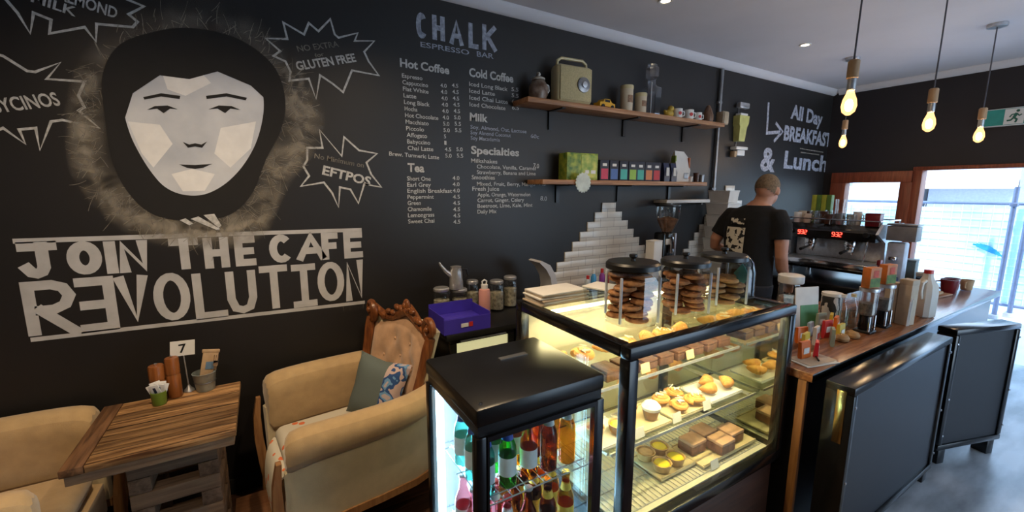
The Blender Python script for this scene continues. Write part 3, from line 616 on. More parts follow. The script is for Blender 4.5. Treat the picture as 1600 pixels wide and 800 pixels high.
# ================================================================ RUSTIC TABLE
TX, TY = -.41, 2.155
tb = thing('rustic_table', 'small weathered timber table on a stacked block base between the armchairs', 'table', (TX, TY, 0))
b = MB(); hw = .255
for k in range(10): b.bx(-hw+.065, hw-.001, -hw+k*.051+.001, -hw+(k+1)*.051-.001, .722, .75, bev=.003)
b.build('top_boards', 'table_wood', tb)
MB().bx(-hw, -hw+.063, -hw, hw, .722, .751, bev=.003).build('end_board', 'table_wood_y', tb)
b = MB(); b.bx(-hw+.01, hw-.01, -hw+.006, -hw+.028, .685, .722, bev=.003).bx(-hw+.01, hw-.01, hw-.028, hw-.006, .685, .722, bev=.003).bx(-hw+.01, -hw+.03, -hw+.03, hw-.03, .685, .722).bx(hw-.03, hw-.01, -hw+.03, hw-.03, .685, .722); b.build('apron', 'pallet', tb)
for k in range(10):
    z = .031+k*.0655; q = .145
    for s in (-1, 1):
        if k % 2: MB().box((.03, s*(q-.035), z), (2*q, .07, .064), bev=.004).build('base_block', 'pallet', tb)
        else: MB().box((.03+s*(q-.035), 0, z), (.07, 2*q, .064), bev=.004).build('base_block', 'pallet_y', tb)
cr_ = thing('wooden_crate', 'low reddish wooden crate on the floor between table and cream armchair', 'crate', (-.125, 2.24, 0), .0)
b = MB()
for z in (.035, .105): b.box((0, -.12, z), (.20, .014, .058), bev=.003).box((0, .12, z), (.20, .014, .058), bev=.003).box((-.093, 0, z), (.014, .226, .058), bev=.003).box((.093, 0, z), (.014, .226, .058), bev=.003)
b.bx(-.09, .09, -.115, .115, .004, .014); b.build('slats', 'orange_wood' if False else wood('crate_timber', (.12, .04, .018), (.24, .09, .04), .5), cr_)
for sx in (-1, 1):
    for sy in (-1, 1): MB().bx(sx*.075-.01, sx*.075+.01, sy*.102-.01, sy*.102+.01, 0.0, .14).build('corner_block', 'plinth_wood', cr_)
b = MB().bx(-.098, .098, -.125, .125, .136, .150, bev=.003); b.build('lid', wood('crate_lid_timber', (.13, .045, .02), (.20, .10, .045), .45), cr_)

# ================================================================ ARMCHAIR (front faces -x in its own axes)
def armchair(label, loc, rz, tall=False):
    o = thing('armchair', label, 'armchair', loc, rz, None)
    # seat base
    b = MB(); sec = []
    for x, hw_, z0, z1 in ((-.395, .24, .25, .34), (-.385, .27, .22, .36), (-.30, .285, .21, .37), (.0, .285, .21, .37), (.25, .27, .21, .37), (.33, .22, .22, .37)):
        sec.append([(x, -hw_, z0), (x, hw_, z0), (x, hw_, z1), (x, -hw_, z1)])
    b.rings(sec); b.build('seat_base', 'cream_fabric', o, subd=0)
    # loose cushion with rounded edges and orange sprigs
    b = MB(); b.box((-.06, 0, .415), (.62, .50, .10), bev=.045, seg=4); b.build('seat_cushion', 'cream_fabric' if tall else K['floral'], o)
    b = MB(); n = 9; rs = []
    for i in range(n):
        a = i/(n-1); x = -.385-.062*math.sin(a*PI/2); z = .478-.17*a*a; rs.append([(x, -.255, z), (x, .10-.12*a, z), (x+.008, .10-.12*a, z-.004), (x+.008, -.255, z-.004)])
    b.rings(rs)
    if tall: b.bm.free()
    else: b.build('seat_throw', K['floral'], o)
    # rolled arms sweep round into the back
    for s, nm in ((-1, 'near'), (1, 'far')):
        path = [(-.40, .325), (-.345, .335), (-.2, .345), (0, .345), (.18, .335), (.30, .300), (.36, .245), (.375, .19)]
        ztop = [.69, .715, .715, .71, .71, .725, .75, .78] if s < 0 and not tall else [.715, .735, .74, .74, .74, .745, .76, .78]; b = MB(); rs = []; rs2 = []
        for i, (x, y) in enumerate(path):
            a = Vector(path[max(i-1, 0)]); c = Vector(path[min(i+1, len(path)-1)]); tg = (c-a).normalized(); nr = Vector((-tg.y, tg.x))
            if nr.y < 0: nr = -nr
            if i >= 5: nr = Vector((abs(tg.y), abs(tg.x))).normalized() if False else nr
            zt = ztop[i]; zb = .255+.05*max(0, i-4)/3; h_ = zt; dr = .05*(7-i)/7
            k = .8 if i == 0 else 1
            roll = [(-.085, h_-.085), (-.078, h_-.035), (-.045, h_-.006), (0, h_), (.038*k, h_-.018), (.056*k, h_-.055), (.052*k, h_-.10-dr*.6), (.014, h_-.125-dr)]
            inner = [(-.05, .40), (-.075, h_-.14)]
            prof = inner+roll+[(-.012, h_-.135-dr), (-.03, .40)]
            rs.append([(x+nr.x*u*1.0, s*(y+nr.y*u), z) for u, z in prof])
            outp = [(.008, h_-.118-dr*.9), (.000, .30), (-.006, zb), (-.035, zb), (-.035, h_-.118-dr*.9)]
            rs2.append([(x+nr.x*u, s*(y+nr.y*u), z) for u, z in outp])
        ar_ = b.rings(rs).build('arm', 'cream_fabric', o, subd=1)
        b = MB(); b.rings(rs2).build('outer_panel', 'fabric_lighting_tone', ar_)
        b = MB(); b.rings([[(x+nrx*.012, s*(y+.004), .262-.0), (x, s*(y-.036), .262), (x, s*(y-.036), .225), (x, s*(y+.004), .225)] for (x, y), nrx in zip(path, [0]*8)]); b.build('bottom_rail', 'leg_wood', o)
        # front post: facing and front leg in one curved timber
        pts = [(-.418, .345, .60), (-.432, .345, .50), (-.434, .340, .38), (-.424, .330, .26), (-.415, .322, .15), (-.422, .325, .05), (-.43, .328, 0)]
        wds = [(.010, .016), (.016, .022), (.020, .028), (.022, .032), (.020, .024), (.017, .018), (.019, .021)]
        b = MB(); b.rings([[(x-a, s*(y-c), z), (x+a, s*(y-c), z), (x+a, s*(y+c), z), (x-a, s*(y+c), z)] for (x, y, z), (a, c) in zip(pts, wds)]); b.build('front_leg', 'leg_wood', o)
        b = MB(); b.rings([[(.30+.05*k-.022+.004*k, s*.255-.022, .27-.09*k), (.30+.05*k+.022-.004*k, s*.255-.022, .27-.09*k), (.30+.05*k+.022-.004*k, s*.255+.022, .27-.09*k), (.30+.05*k-.022+.004*k, s*.255+.022, .27-.09*k)] for k in range(4)]); b.build('rear_leg', 'carved_wood', o)
    # back: buttoned panel, leaning, with a carved frame
    def bp(u, v, dpt):   # u across (-1..1), v up 0..1, dpt toward the sitter
        x = .27+.13*v-dpt+.05*(1-u*u)-.03-(0 if tall else .05+.055*(u+1)); return (x, u*(.215+.075*v), .44+.56*v)
    b = MB(); N1, N2 = 28, 22; g = []
    for j in range(N2+1):
        row = []
        for i in range(N1+1):
            u = -1+2*i/N1; v = j/N2; q = .045*(1-u**6)*(1-(2*v-1)**6)
            for cu_, cv_ in TUFTS:
                d2 = ((u-cu_)/.16)**2+((v-cv_)/.09)**2; q -= .028*math.exp(-d2)
            vv = v*(.93+.07*math.cos(u*PI*.9))
            row.append(b.bm.verts.new(bp(u*.93, vv, q)))
        g.append(row)
    for j in range(N2):
        for i in range(N1): f = b.bm.faces.new((g[j][i], g[j][i+1], g[j+1][i+1], g[j+1][i])); f.smooth = True
    bk = b.build('backrest', 'tuft_fabric', o, recalc=True)
    for cu_, cv_ in TUFTS: MB().ell(bp(cu_*.93, cv_*(.93+.07*math.cos(cu_*PI*.9)), .018), (.006, .009, .009), u=10, v=6).build('button', 'tuft_fabric', bk)
    b = MB(); rs = []
    for j in range(10):
        v = j/9; rs.append([(bp(u, v*.97, -.035-.02*(1-u*u))[0], bp(u, v, 0)[1], bp(u, v*.97, 0)[2]) for u in (-1, -.6, -.2, .2, .6, 1)]+[(bp(u, v*.97, -.005)[0], bp(u, v, 0)[1], bp(u, v*.97, 0)[2]) for u in (1, .6, .2, -.2, -.6, -1)])
    b.rings(rs).build('back_panel', 'fabric_lighting_tone', o)
    fr_ = MB()
    for s in (-1, 1):
        pts = [bp(s*1.0, v, .012) for v in (-.05, .1, .25, .4, .55, .7, .82, .92)]; fr_.tube(pts, [.024, .026, .028, .026, .024, .026, .030, .026], 10)
        c = Vector(bp(s*1.02, .95, .012))          # corner scroll
        sp = []; rr = []
        for k in range(26):
            a = k/25*PI*3.1; R = .060*(1-k/25*.72); sp.append(c+Vector((0, s*(-.02)+s*R*math.sin(a+PI*.9), .03+R*math.cos(a+PI*.9)))); rr.append(.022-.008*k/25)
        fr_.tube(sp, rr, 8); fr_.ell(c+Vector((-.01, s*-.02, .03)), (.022, .018, .018))
    pts = [bp(u, 1.0, .012) for u in (-.95, -.7, -.45, -.2, 0, .2, .45, .7, .95)]
    zz = [.02, -.025, -.03, .015, .045, .015, -.03, -.025, .02]; fr_.tube([(p_[0], p_[1], p_[2]+z) for p_, z in zip(pts, zz)], [.022, .024, .022, .028, .034, .028, .022, .024, .022], 10)
    for s in (-1, 1):                                # leaf carving by the crest
        for k in range(5): p_ = bp(s*(.12+k*.13), 1.0, .03); fr_.ell((p_[0], p_[1], p_[2]+.045-.03*k*.6+.02*(k % 2)), (.016, .030, .016), (s*(.5-.25*k), 0, 0), u=10, v=8)
    c = bp(0, 1.0, .02); fr_.ell((c[0], 0, c[2]+.065), (.018, .034, .040)); fr_.ell((c[0]-.012, 0, c[2]+.065), (.014, .018, .022))
    fr_.build('carved_frame', 'carved_wood', o)
    return o
TUFTS = [(u, v) for v, us in ((.30, (-.5, 0, .5)), (.48, (-.25, .25)), (.62, (-.55, 0, .55)), (.78, (-.28, .28))) for u in us]
m, N, L, bs = _base('white_cotton_orange_sprigs'); t_ = N.new('ShaderNodeTexCoord'); v_ = N.new('ShaderNodeTexVoronoi'); v_.inputs['Scale'].default_value = 16
r_ = N.new('ShaderNodeValToRGB'); r_.color_ramp.interpolation = 'CONSTANT'; r_.color_ramp.elements[0].color = (.70, .17, .06, 1); r_.color_ramp.elements[1].position = .24; r_.color_ramp.elements[1].color = (.62, .58, .48, 1)
L.new(t_.outputs['Object'], v_.inputs['Vector']); L.new(v_.outputs['Distance'], r_.inputs[0]); L.new(r_.outputs[0], bs.inputs['Base Color']); bs.inputs['Roughness'].default_value = .9
K['floral'] = m
armchair('cream armchair with carved wooden back frame and grey cushion, beside the drinks fridge', (.36, 2.21, 0), math.radians(6))
o = armchair('cream armchair cut by the left edge of the picture, left of the table', (-1.11, 2.20, 0), PI, True)
# scatter cushion on the right chair
m, N, L, bs = _base('teal_grey_cushion_cloth'); t_ = N.new('ShaderNodeTexCoord'); s_ = N.new('ShaderNodeSeparateXYZ'); n_ = N.new('ShaderNodeTexNoise'); n_.inputs['Scale'].default_value = 11
r_ = N.new('ShaderNodeValToRGB'); r_.color_ramp.interpolation = 'CONSTANT'; e = r_.color_ramp.elements; e[0].color = (.52, .40, .38, 1); e[1].position = .46; e[1].color = (.02, .07, .22, 1); x_ = e.new(.52); x_.color = (.14, .30, .52, 1); x_ = e.new(.58); x_.color = (.45, .38, .40, 1)
gt = N.new('ShaderNodeMath'); gt.operation = 'LESS_THAN'; gt.inputs[1].default_value = -.055; mx = N.new('ShaderNodeMixRGB'); mx.inputs[1].default_value = (.115, .145, .14, 1)
L.new(t_.outputs['Object'], s_.inputs[0]); L.new(s_.outputs['Y'], gt.inputs[0]); L.new(gt.outputs[0], mx.inputs[0]); L.new(t_.outputs['Object'], n_.inputs['Vector']); L.new(n_.outputs[0], r_.inputs[0]); L.new(r_.outputs[0], mx.inputs[2]); L.new(mx.outputs[0], bs.inputs['Base Color']); bs.inputs['Roughness'].default_value = .85
K['cushion'] = m
b = MB(); n = 18; rows = [[], []]
for sd in (0, 1):
    for j in range(n+1):
        row = []
        for i in range(n+1):
            u = -1+2*i/n; v = -1+2*j/n; th = .065*((1-u**4)*(1-v**4))**.55; k = 1-.06*(u*u*v*v)*-1-.07*(1-abs(u*v))
            row.append(b.bm.verts.new(((-1 if sd else 1)*th, u*.155*k, v*.155*k)))
        rows[sd].append(row)
    for j in range(n):
        for i in range(n):
            q = (rows[sd][j][i], rows[sd][j][i+1], rows[sd][j+1][i+1], rows[sd][j+1][i]); f = b.bm.faces.new(q if sd == 0 else tuple(reversed(q))); f.smooth = True
bmesh.ops.remove_doubles(b.bm, verts=b.bm.verts, dist=.002)
tag(b.build('scatter_cushion', 'cushion', loc=(.465, 2.17, .655), rot=(math.radians(6), math.radians(20), math.radians(40))), 'teal-grey cushion with a blue patterned side leaning in the armchair', 'cushion')
# ================================================================ WALL TILES, PIPE, SHELVES
m, N, L, bs = _base('white_subway_tile'); t_ = N.new('ShaderNodeTexCoord'); mp_ = N.new('ShaderNodeMapping'); mp_.inputs['Rotation'].default_value = (PI/2, 0, 0)
br = N.new('ShaderNodeTexBrick'); br.inputs['Color1'].default_value = (.66, .62, .56, 1); br.inputs['Color2'].default_value = (.60, .56, .50, 1); br.inputs['Mortar'].default_value = (.36, .33, .30, 1)
br.inputs['Scale'].default_value = 1; br.inputs['Mortar Size'].default_value = .0022; br.inputs['Brick Width'].default_value = .152; br.inputs['Row Height'].default_value = .0775
L.new(t_.outputs['Object'], mp_.inputs[0]); L.new(mp_.outputs[0], br.inputs['Vector']); L.new(br.outputs[0], bs.inputs['Base Color']); bs.inputs['Roughness'].default_value = .2
K['tile'] = m
def pyramid(name, label, xc, n, left=None, right=None):
    b = MB(); z0 = .902
    for r in range(n):
        hw_ = .076*(n-r); b.bx(max(xc-hw_, left or -9), min(xc+hw_, right or 99), D-.013, D-.001, z0+r*.0775, z0+(r+1)*.0775, bev=.001)
    o = b.build(name, 'tile', loc=(0, 0, 0)); return tag(o, label, 'tiled splashback')
q = aty(950, 322, D)
pyramid('tiled_splashback', 'stepped pyramid of white subway tiles behind the cookie jars', q.x, 9)
q = aty(1128, 300, D)
pyramid('tiled_splashback', 'stepped pyramid of white subway tiles behind the barista', q.x+.12, 11)
q = aty(1130, 110, D-.03)
pp = thing('wall_conduit', 'thin grey vertical pipe on the back wall at the shelf ends', 'pipe', (q.x, D-.022, 0))
MB().cyl((0, 0, .90), (0, 0, 2.86), .017, seg=12).build('tube', 'greymetal', pp)
for z in (1.15, 1.72, 2.55): MB().box((0, .006, z), (.06, .03, .022), bev=.004).build('bracket', 'greymetal', pp)
SY0 = D-.205
def shelf(label, xa, xb, z):
    o = thing('wall_shelf', label, 'shelf', (xa, SY0, z))
    MB().bx(0, xb-xa, 0, .20, -.034, 0, bev=.004).build('plank', 'shelf_wood', o)
    for k in (.15, .5, .85): MB().bx((xb-xa)*k-.015, (xb-xa)*k+.015, .03, .203, -.042, -.034).bx((xb-xa)*k-.015, (xb-xa)*k+.015, .190, .203, -.17, -.034).build('bracket', 'black', o)
A1, B1 = aty(825, 153, SY0), aty(1133, 192, SY0); A2, B2 = aty(848, 277, SY0), aty(1105, 287, SY0)
ZS1, ZS2 = 2.318, 1.778
shelf('upper timber wall shelf carrying the cream radio', A1.x, B1.x, ZS1)
shelf('lower timber wall shelf carrying the row of small tea boxes', A2.x, B2.x, ZS2)
def sx(px, py, y=D-.10): return aty(px, py, y).x
# --- upper shelf
o = thing('ginger_jar', 'round dark brown jar with pale knob at the left end of the upper shelf', 'jar', (sx(841, 150), D-.10, ZS1))
MB().lathe([(.04, 0), (.055, .01), (.068, .05), (.066, .10), (.045, .135), (.036, .14)], seg=28).build('body', mat('mottled_brown_glaze', (.10, .055, .035), .35, col2=(.28, .22, .18), scale=20), o)
MB().lathe([(.046, .14), (.046, .152), (.02, .166), (.010, .168), (.016, .18), (.010, .192), (.002, .194)], seg=20).build('lid', 'chalk_dim' if False else mat('pale_glaze', (.5, .46, .40), .4), o)
MB().tube([(.055, 0, .12), (.085, 0, .115), (.092, 0, .08), (.066, 0, .05)], .006).build('handle', 'white', o)
xa, xb = sx(864, 155), sx(919, 158); rw = xb-xa
o = thing('retro_radio', 'cream retro radio with round dial and top handle on the upper shelf', 'radio', ((xa+xb)/2, D-.10, ZS1), math.radians(-4))
rw *= .94; hh = rw*.86
b = MB(); b.box((0, 0, hh/2+.006), (rw, .12, hh), bev=.035, seg=5).build('case', 'cream', o)
b = MB(); b.box((0, -.061, hh*.5+.006), (rw*.88, .006, hh*.86), bev=.003).build('front_panel', mat('cream_speaker_cloth', (.54, .45, .24), .8, vary=.2, scale=90), o)
d_ = MB().lathe([(hh*.20, 0), (hh*.20, .008), (hh*.17, .012), (.002, .012)], (rw*.20, -.064, hh*.52), 28, rot=(PI/2, 0, 0)).build('dial', 'greymetal', o)
MB().lathe([(hh*.085, 0), (hh*.08, .012), (.001, .014)], (rw*.20, -.074, hh*.52), 20, rot=(PI/2, 0, 0)).build('tuning_knob', 'steel', d_)
MB().tube([(-rw*.42, 0, hh-.01), (-rw*.40, 0, hh+.035), (-rw*.30, 0, hh+.055), (rw*.30, 0, hh+.055), (rw*.40, 0, hh+.035), (rw*.42, 0, hh-.01)], .011, 10).build('handle', 'cream', o)
for s in (-1, 1): MB().box((s*rw*.35, 0, .004), (.03, .09, .008)).build('foot', 'black_plastic', o)
# toy car
q = sx(943, 160)
o = thing('toy_car', 'small yellow toy car between the radio and the cream canisters', 'toy car', (q, D-.11, ZS1), math.radians(6))
b = MB(); pf = [(-.085, .018), (-.085, .045), (-.05, .050), (-.032, .072), (.028, .074), (.05, .050), (.085, .044), (.088, .018)]
b.prism(pf, lambda u, v: (u, -.033, v), lambda u, v: (u, .033, v)).build('body', mat('yellow_car_paint', (.75, .40, .03), .3, vary=.05), o)
b = MB(); b.bx(-.030, .026, -.0345, -.033, .051, .068).bx(-.030, .026, .033, .0345, .051, .068).build('windows', 'black_gloss', o)
for x in (-.052, .054):
    for s in (-1, 1): MB().lathe([(.010, -.006), (.017, -.006), (.017, .006), (.010, .007)], (x, s*.033, .017), 16, rot=(PI/2, 0, 0)).build('wheel', 'black_plastic', o)
def canister(label, px, py, h, r):
    o = thing('canister', label, 'canister', (sx(px, py), D-.11, ZS1), 0)
    MB().lathe([(r*.98, 0), (r, .004), (r, h-.03), (r*.99, h-.028)], seg=28).build('body', mat('cream_canister', (.60, .50, .36), .4, vary=.08), o)
    MB().lathe([(r*1.04, h-.03), (r*1.05, h-.004), (r*.98, h), (.001, h)], seg=28).build('lid', 'cream', o)
    b = MB(); n = 7; b.rings([[((r+.001)*math.sin(-.6+1.1*i/n), -(r+.001)*math.cos(-.6+1.1*i/n), z) for i in range(n+1)]+[((r+.0002)*math.sin(-.6+1.1*i/n), -(r+.0002)*math.cos(-.6+1.1*i/n), z) for i in range(n, -1, -1)] for z in (h*.35, h*.62)]).build('label_band', mat('faded_print', (.35, .20, .12), .7, vary=.5, scale=60), o)
canister('taller cream canister with faded brown print on the upper shelf', 977, 166, .205, .050)
canister('shorter cream canister right of the taller one on the upper shelf', 999, 169, .165, .047)
K['thick_glass'] = glass('thick_bright_glass', (.90, .93, .97), .10, ior=2.3)
# glass drink dispenser
o = thing('glass_decanter', 'tall clear glass decanter with square stopper on the upper shelf', 'decanter', (sx(1020, 172), D-.075, ZS1))
MB().lathe([(.072, 0), (.08, .02), (.085, .22), (.065, .245), (.035, .255), (.034, .29), (.044, .30)], seg=8, cap1=False, ph=PI/8).build('body', K['thick_glass'], o)
MB().lathe([(.030, .285), (.032, .30), (.055, .315), (.055, .385), (.042, .40), (.042, .415), (.001, .418)], seg=8, ph=PI/8).build('stopper', K['thick_glass'], o)
b = MB(); b.cyl((0, 0, .012), (0, 0, .28), .005, seg=8).build('glass_rod', 'white', o)
# yellow nub, little cups, gourd, square box
o = thing('toy_duck', 'small yellow toy beside the little white cups on the upper shelf', 'toy', (sx(1042, 178), D-.12, ZS1))
b = MB(); b.ell((0, 0, .034), (.048, .036, .034)).ell((.022, 0, .078), (.027, .026, .026)).ell((-.045, 0, .048), (.018, .016, .012), (0, .6, 0)); b.build('body', mat('mustard_yellow', (.55, .36, .04), .5), o)
MB().ell((.05, 0, .074), (.013, .012, .006)).build('beak', mat('orange_beak', (.6, .2, .03), .5), o)
for k, (px, py, sc, tx) in enumerate(((1054, 178, 1, 'leftmost'), (1071, 182, 1.05, 'middle'), (1085, 184, .9, 'rightmost'))):
    o = thing('mug', f'small white cup with red mark, {tx} of three on the upper shelf', 'cup', (sx(px, py), D-.13, ZS1), math.radians(-20), 'little cups on the upper shelf')
    r = .040*sc; MB().lathe([(r*.8, 0), (r, .004), (r*1.03, .082*sc), (r*.94, .082*sc), (r*.9, .008), (.001, .007)], seg=24, cap1=False).build('body', 'white', o)
    MB().tube([(r*.95, 0, .066*sc), (r*1.6, 0, .062*sc), (r*1.65, 0, .03*sc), (r*.95, 0, .02*sc)], .005, 8).build('handle', 'white', o)
    b = MB(); b.lathe([(.015*sc, 0), (.015*sc, .0015), (.001, .0016)], (0, -r-.0015, .042*sc), 14, rot=(PI/2, 0, 0)).build('emblem', 'red', o)
o = thing('wooden_gourd', 'brown pear-shaped wooden vase near the right end of the upper shelf', 'vase', (sx(1104, 187), D-.11, ZS1))
MB().lathe([(.038, 0), (.05, .03), (.048, .07), (.034, .11), (.022, .14), (.018, .152), (.010, .15)], seg=24).build('body', wood('dark_turned_wood', (.10, .05, .03), (.22, .12, .07), .4, axis=2), o)
MB().lathe([(.012, .149), (.013, .158), (.001, .160)], seg=12).build('plug', 'leg_wood', o)
o = thing('switch_box', 'beige square junction box on the pipe at the upper shelf end', 'junction box', (sx(1125, 190, D-.10), D-.12, ZS1))
MB().box((0, 0, .06), (.085, .075, .12), bev=.006).build('body', mat('beige_plastic', (.42, .33, .22), .5), o)
MB().box((0, -.041, .06), (.07, .008, .10), bev=.003).build('cover', mat('beige_cover', (.48, .39, .27), .5), o)
# --- lower shelf
xa, xb = sx(876, 270), sx(929, 278)
o = thing('tea_carton', 'large green and yellow leaf-printed carton at the left of the lower shelf', 'box', ((xa+xb)/2, D-.10, ZS2), math.radians(-3))
wd = (xb-xa)*.86; MB().bx(-wd/2, wd/2, -.055, .055, 0, .20, bev=.003).build('body', mat('leaf_print', (.36, .42, .05), .5, col2=(.06, .16, .03), scale=22), o)
b = MB(); b.bx(-wd*.05, wd*.46, -.0575, -.0552, .02, .185).build('front_label', mat('yellow_green_label', (.58, .56, .10), .5, col2=(.16, .30, .04), scale=16), o)
MB().bx(wd*.08, wd*.2, -.059, -.0576, .05, .075).build('print_patch', 'paper', o)
MB().bx(wd*.27, wd*.42, -.059, -.0576, .05, .075).build('print_patch', 'paper', o)
o = thing('round_tag', 'white round scalloped tag hanging from the lower shelf edge', 'tag', (aty(911, 282, SY0-.01).x, SY0-.012, ZS2-.02))
b = MB(); b.lathe([(.066, -.004), (.068, 0), (.064, .004), (.001, .0045)], (0, 0, 0), 40, rot=(PI/2, 0, 0))
for k in range(18): a = 2*PI*k/18; b.ell((.064*math.cos(a), -.001, .064*math.sin(a)), (.011, .003, .011), u=8, v=6)
b.build('disc', mat('pale_mint_card', (.62, .68, .62), .7), o)

tea = None
for k, (px, c, nm) in enumerate(((937, (.55, .03, .08), 'crimson'), (952, (.06, .14, .40), 'blue'), (967, (.05, .42, .36), 'turquoise'), (981, (.28, .48, .05), 'lime green'), (993, (.04, .38, .30), 'sea green'), (1006, (.62, .19, .05), 'orange'), (1018, (.50, .01, .02), 'scarlet'))):
    x = sx(px, 277)
    o = thing('tea_box', f'small black tea box with a {nm} panel in the row on the lower shelf', 'tea box', (x, D-.12, ZS2), math.radians(-3), 'tea boxes on the lower shelf')
    MB().bx(-.044, .044, -.035, .035, 0, .158, bev=.002).build('carton', mat('dark_navy_card', (.012, .016, .035), .5), o)
    MB().bx(-.034, .034, -.037, -.0352, .012, .092).build('colour_panel', mat(nm.replace(' ', '_')+'_panel', c, .5, vary=.1), o)
    MB().bx(-.020, .020, -.037, -.0352, .112, .132).build('print_patch', 'paper', o)
for k, (px, nm) in enumerate(((1034, 'left'), (1045, 'right'))):
    o = thing('coffee_bag', f'small navy bag with white labels, {nm} of the pair before the white pouch', 'bag', (sx(px, 279), D-.13, ZS2), 0, 'navy bags on the lower shelf')
    b = MB(); b.rings([[(-.034, -.025, 0), (.034, -.025, 0), (.034, .025, 0), (-.034, .025, 0)], [(-.036, -.028, .08), (.036, -.028, .08), (.036, .028, .08), (-.036, .028, .08)], [(-.034, -.006, .16), (.034, -.006, .16), (.034, .006, .16), (-.034, .006, .16)]]).build('pouch', 'navy', o)
    MB().box((0, -.0305, .085), (.036, .003, .07)).build('label_patch', 'paper', o)
o = thing('coffee_pouch', 'tall white and orange coffee pouch on the lower shelf', 'pouch', (sx(1060, 280), D-.10, ZS2), math.radians(-8))
b = MB(); b.rings([[(-.075, -.045, 0), (.075, -.045, 0), (.075, .045, 0), (-.075, .045, 0)], [(-.08, -.055, .10), (.08, -.055, .10), (.08, .055, .10), (-.08, .055, .10)], [(-.075, -.025, .22), (.072, -.025, .22), (.072, .025, .22), (-.075, .025, .22)], [(-.065, -.004, .275), (.04, -.004, .27), (.04, .004, .27), (-.065, .004, .275)]])
b.build('body', 'paper', o)
MB().box((.074, -.005, .12), (.014, .09, .19), bev=.006).build('side_gusset', mat('orange_gusset', (.60, .16, .05), .5), o)
MB().box((.035, -.054, .055), (.05, .006, .05), (0, 0, 0), bev=.002).build('label_patch', 'greymetal', o)
b = MB(); b.box((-.075, -.01, .2), (.012, .05, .06)).build('green_corner', mat('green_print', (.25, .36, .05), .6), o)
for k, (px, c, h, nm) in enumerate(((1073, 'white', .05, 'white egg cup'), (1083, 'plinth_wood', .085, 'dark brown tumbler'), (1091, 'greymetal', .07, 'grey metal cup'))):
    o = thing('small_cup', f'{nm} at the right end of the lower shelf', 'cup', (sx(px, 282), D-.13, ZS2), 0)
    MB().lathe([(.018, 0), (.022, .004), (.026, h), (.022, h), (.018, .008), (.001, .007)], seg=20, cap1=False).build('body', c, o)
    MB().lathe([(.0265, h-.006), (.0275, h-.003), (.0265, h), (.0255, h)], seg=20, cap0=False, cap1=False).build('rim', c, o)
# --- narrow white shelf below, grinder etc along the back wall
q1, q2 = aty(1032, 316, D-.08), aty(1099, 318, D-.08)
o = thing('white_ledge', 'short white wall ledge below the lower timber shelf', 'shelf', (q1.x, D-.15, 1.62))
MB().bx(0, q2.x-q1.x, 0, .149, -.03, 0, bev=.004).build('board', 'white', o)
for k in (.15, .85): MB().bx((q2.x-q1.x)*k-.01, (q2.x-q1.x)*k+.01, .02, .149, -.05, -.03).build('bracket', 'greymetal', o)
q = aty(1159, 190, D-.05)
o = thing('wall_ornament', 'small yellow-green wall ornament with white cap above a tiny white shelf', 'wall ornament', (q.x, D-.045, 2.20))
MB().rings([[(-.05, -.02, .0), (.05, -.02, 0), (.05, .04, 0), (-.05, .04, 0)], [(-.06, -.03, .14), (.06, -.03, .14), (.06, .04, .14), (-.06, .04, .14)], [(-.075, -.03, .16), (.085, -.03, .18), (.085, .04, .18), (-.075, .04, .16)], [(-.075, -.03, .25), (.09, -.03, .25), (.09, .04, .25), (-.075, .04, .25)]]).build('body', mat('pale_lime', (.58, .58, .20), .5), o)
MB().box((0, 0, .262), (.12, .06, .022), bev=.006).build('cap', 'white', o)
MB().box((0.01, 0, .35), (.16, .05, .055), bev=.01).build('top_plate', 'steel', o)
MB().bx(-.004, .004, .035, .043, .25, .34).build('hanger', 'greymetal', o)
MB().box((0, 0, -.07), (.20, .07, .03), bev=.006).build('ledge', 'white', o); MB().box((.02, 0.01, -.115), (.13, .05, .055), bev=.006).build('holder', 'white', o); MB().box((-.075, .01, -.13), (.04, .05, .06), bev=.005).build('holder', 'kraft', o)
b = MB(); b.bx(-.006, .006, .036, .044, -.06, .02).build('hanger', 'greymetal', o)
# ================================================================ FOOD IN THE CASE
PT = 'food in the cake display'
def inside(px, py, z): q = atz(px, py, z); return (min(max(q.x, CX0+.09), CX1-.09), min(max(q.y, CY0+.08), CY1-.10), z)
def tray(label, c, sx_, sy_, z, m, rz=0):
    o = thing('serving_board', label, 'serving board', (c[0], c[1], z), rz)
    MB().bx(-sx_/2, sx_/2, -sy_/2, sy_/2, 0, .010, bev=.003).build('slab', m, o)
    b = MB()
    for s in (-1, 1): b.bx(-sx_/2+.004, sx_/2-.004, s*(sy_/2-.004)-.003, s*(sy_/2-.004)+.003, .010, .015, bev=.001)
    b.build('rim', m, o); return o
def tart(name, label, c, z, r, fill, rz=0):
    o = thing(name, label, 'tart', (c[0], c[1], z), rz, None); n = 22; rs = []
    for rr, zz in ((.72, 0), (.78, .001), (1, .034), (.90, .034), (.84, .024)):
        rs.append([(r*rr*(1+.035*(k % 2))*math.cos(2*PI*k/n), r*rr*(1+.035*(k % 2))*math.sin(2*PI*k/n), zz) for k in range(n)])
    MB().rings(rs, cap1=False).build('pastry_case', 'crust', o)
    MB().lathe([(r*.86, .024), (r*.7, .031), (r*.3, .034), (.001, .035)], seg=20, cap0=False).build('filling', fill, o)
    return o
def slab_(name, label, c, z, sx_, sy_, h, rz=0, top='slice_top'):
    base = 'brownie' if top == 'brownie' else 'choc'
    o = thing(name, label, 'cake slice', (c[0], c[1], z), rz); MB().bx(-sx_/2, sx_/2, -sy_/2, sy_/2, 0, h*.72, bev=.004).build('base', base, o)
    MB().bx(-sx_/2, sx_/2, -sy_/2, sy_/2, h*.722, h, bev=.004).build('topping', top, o); return o
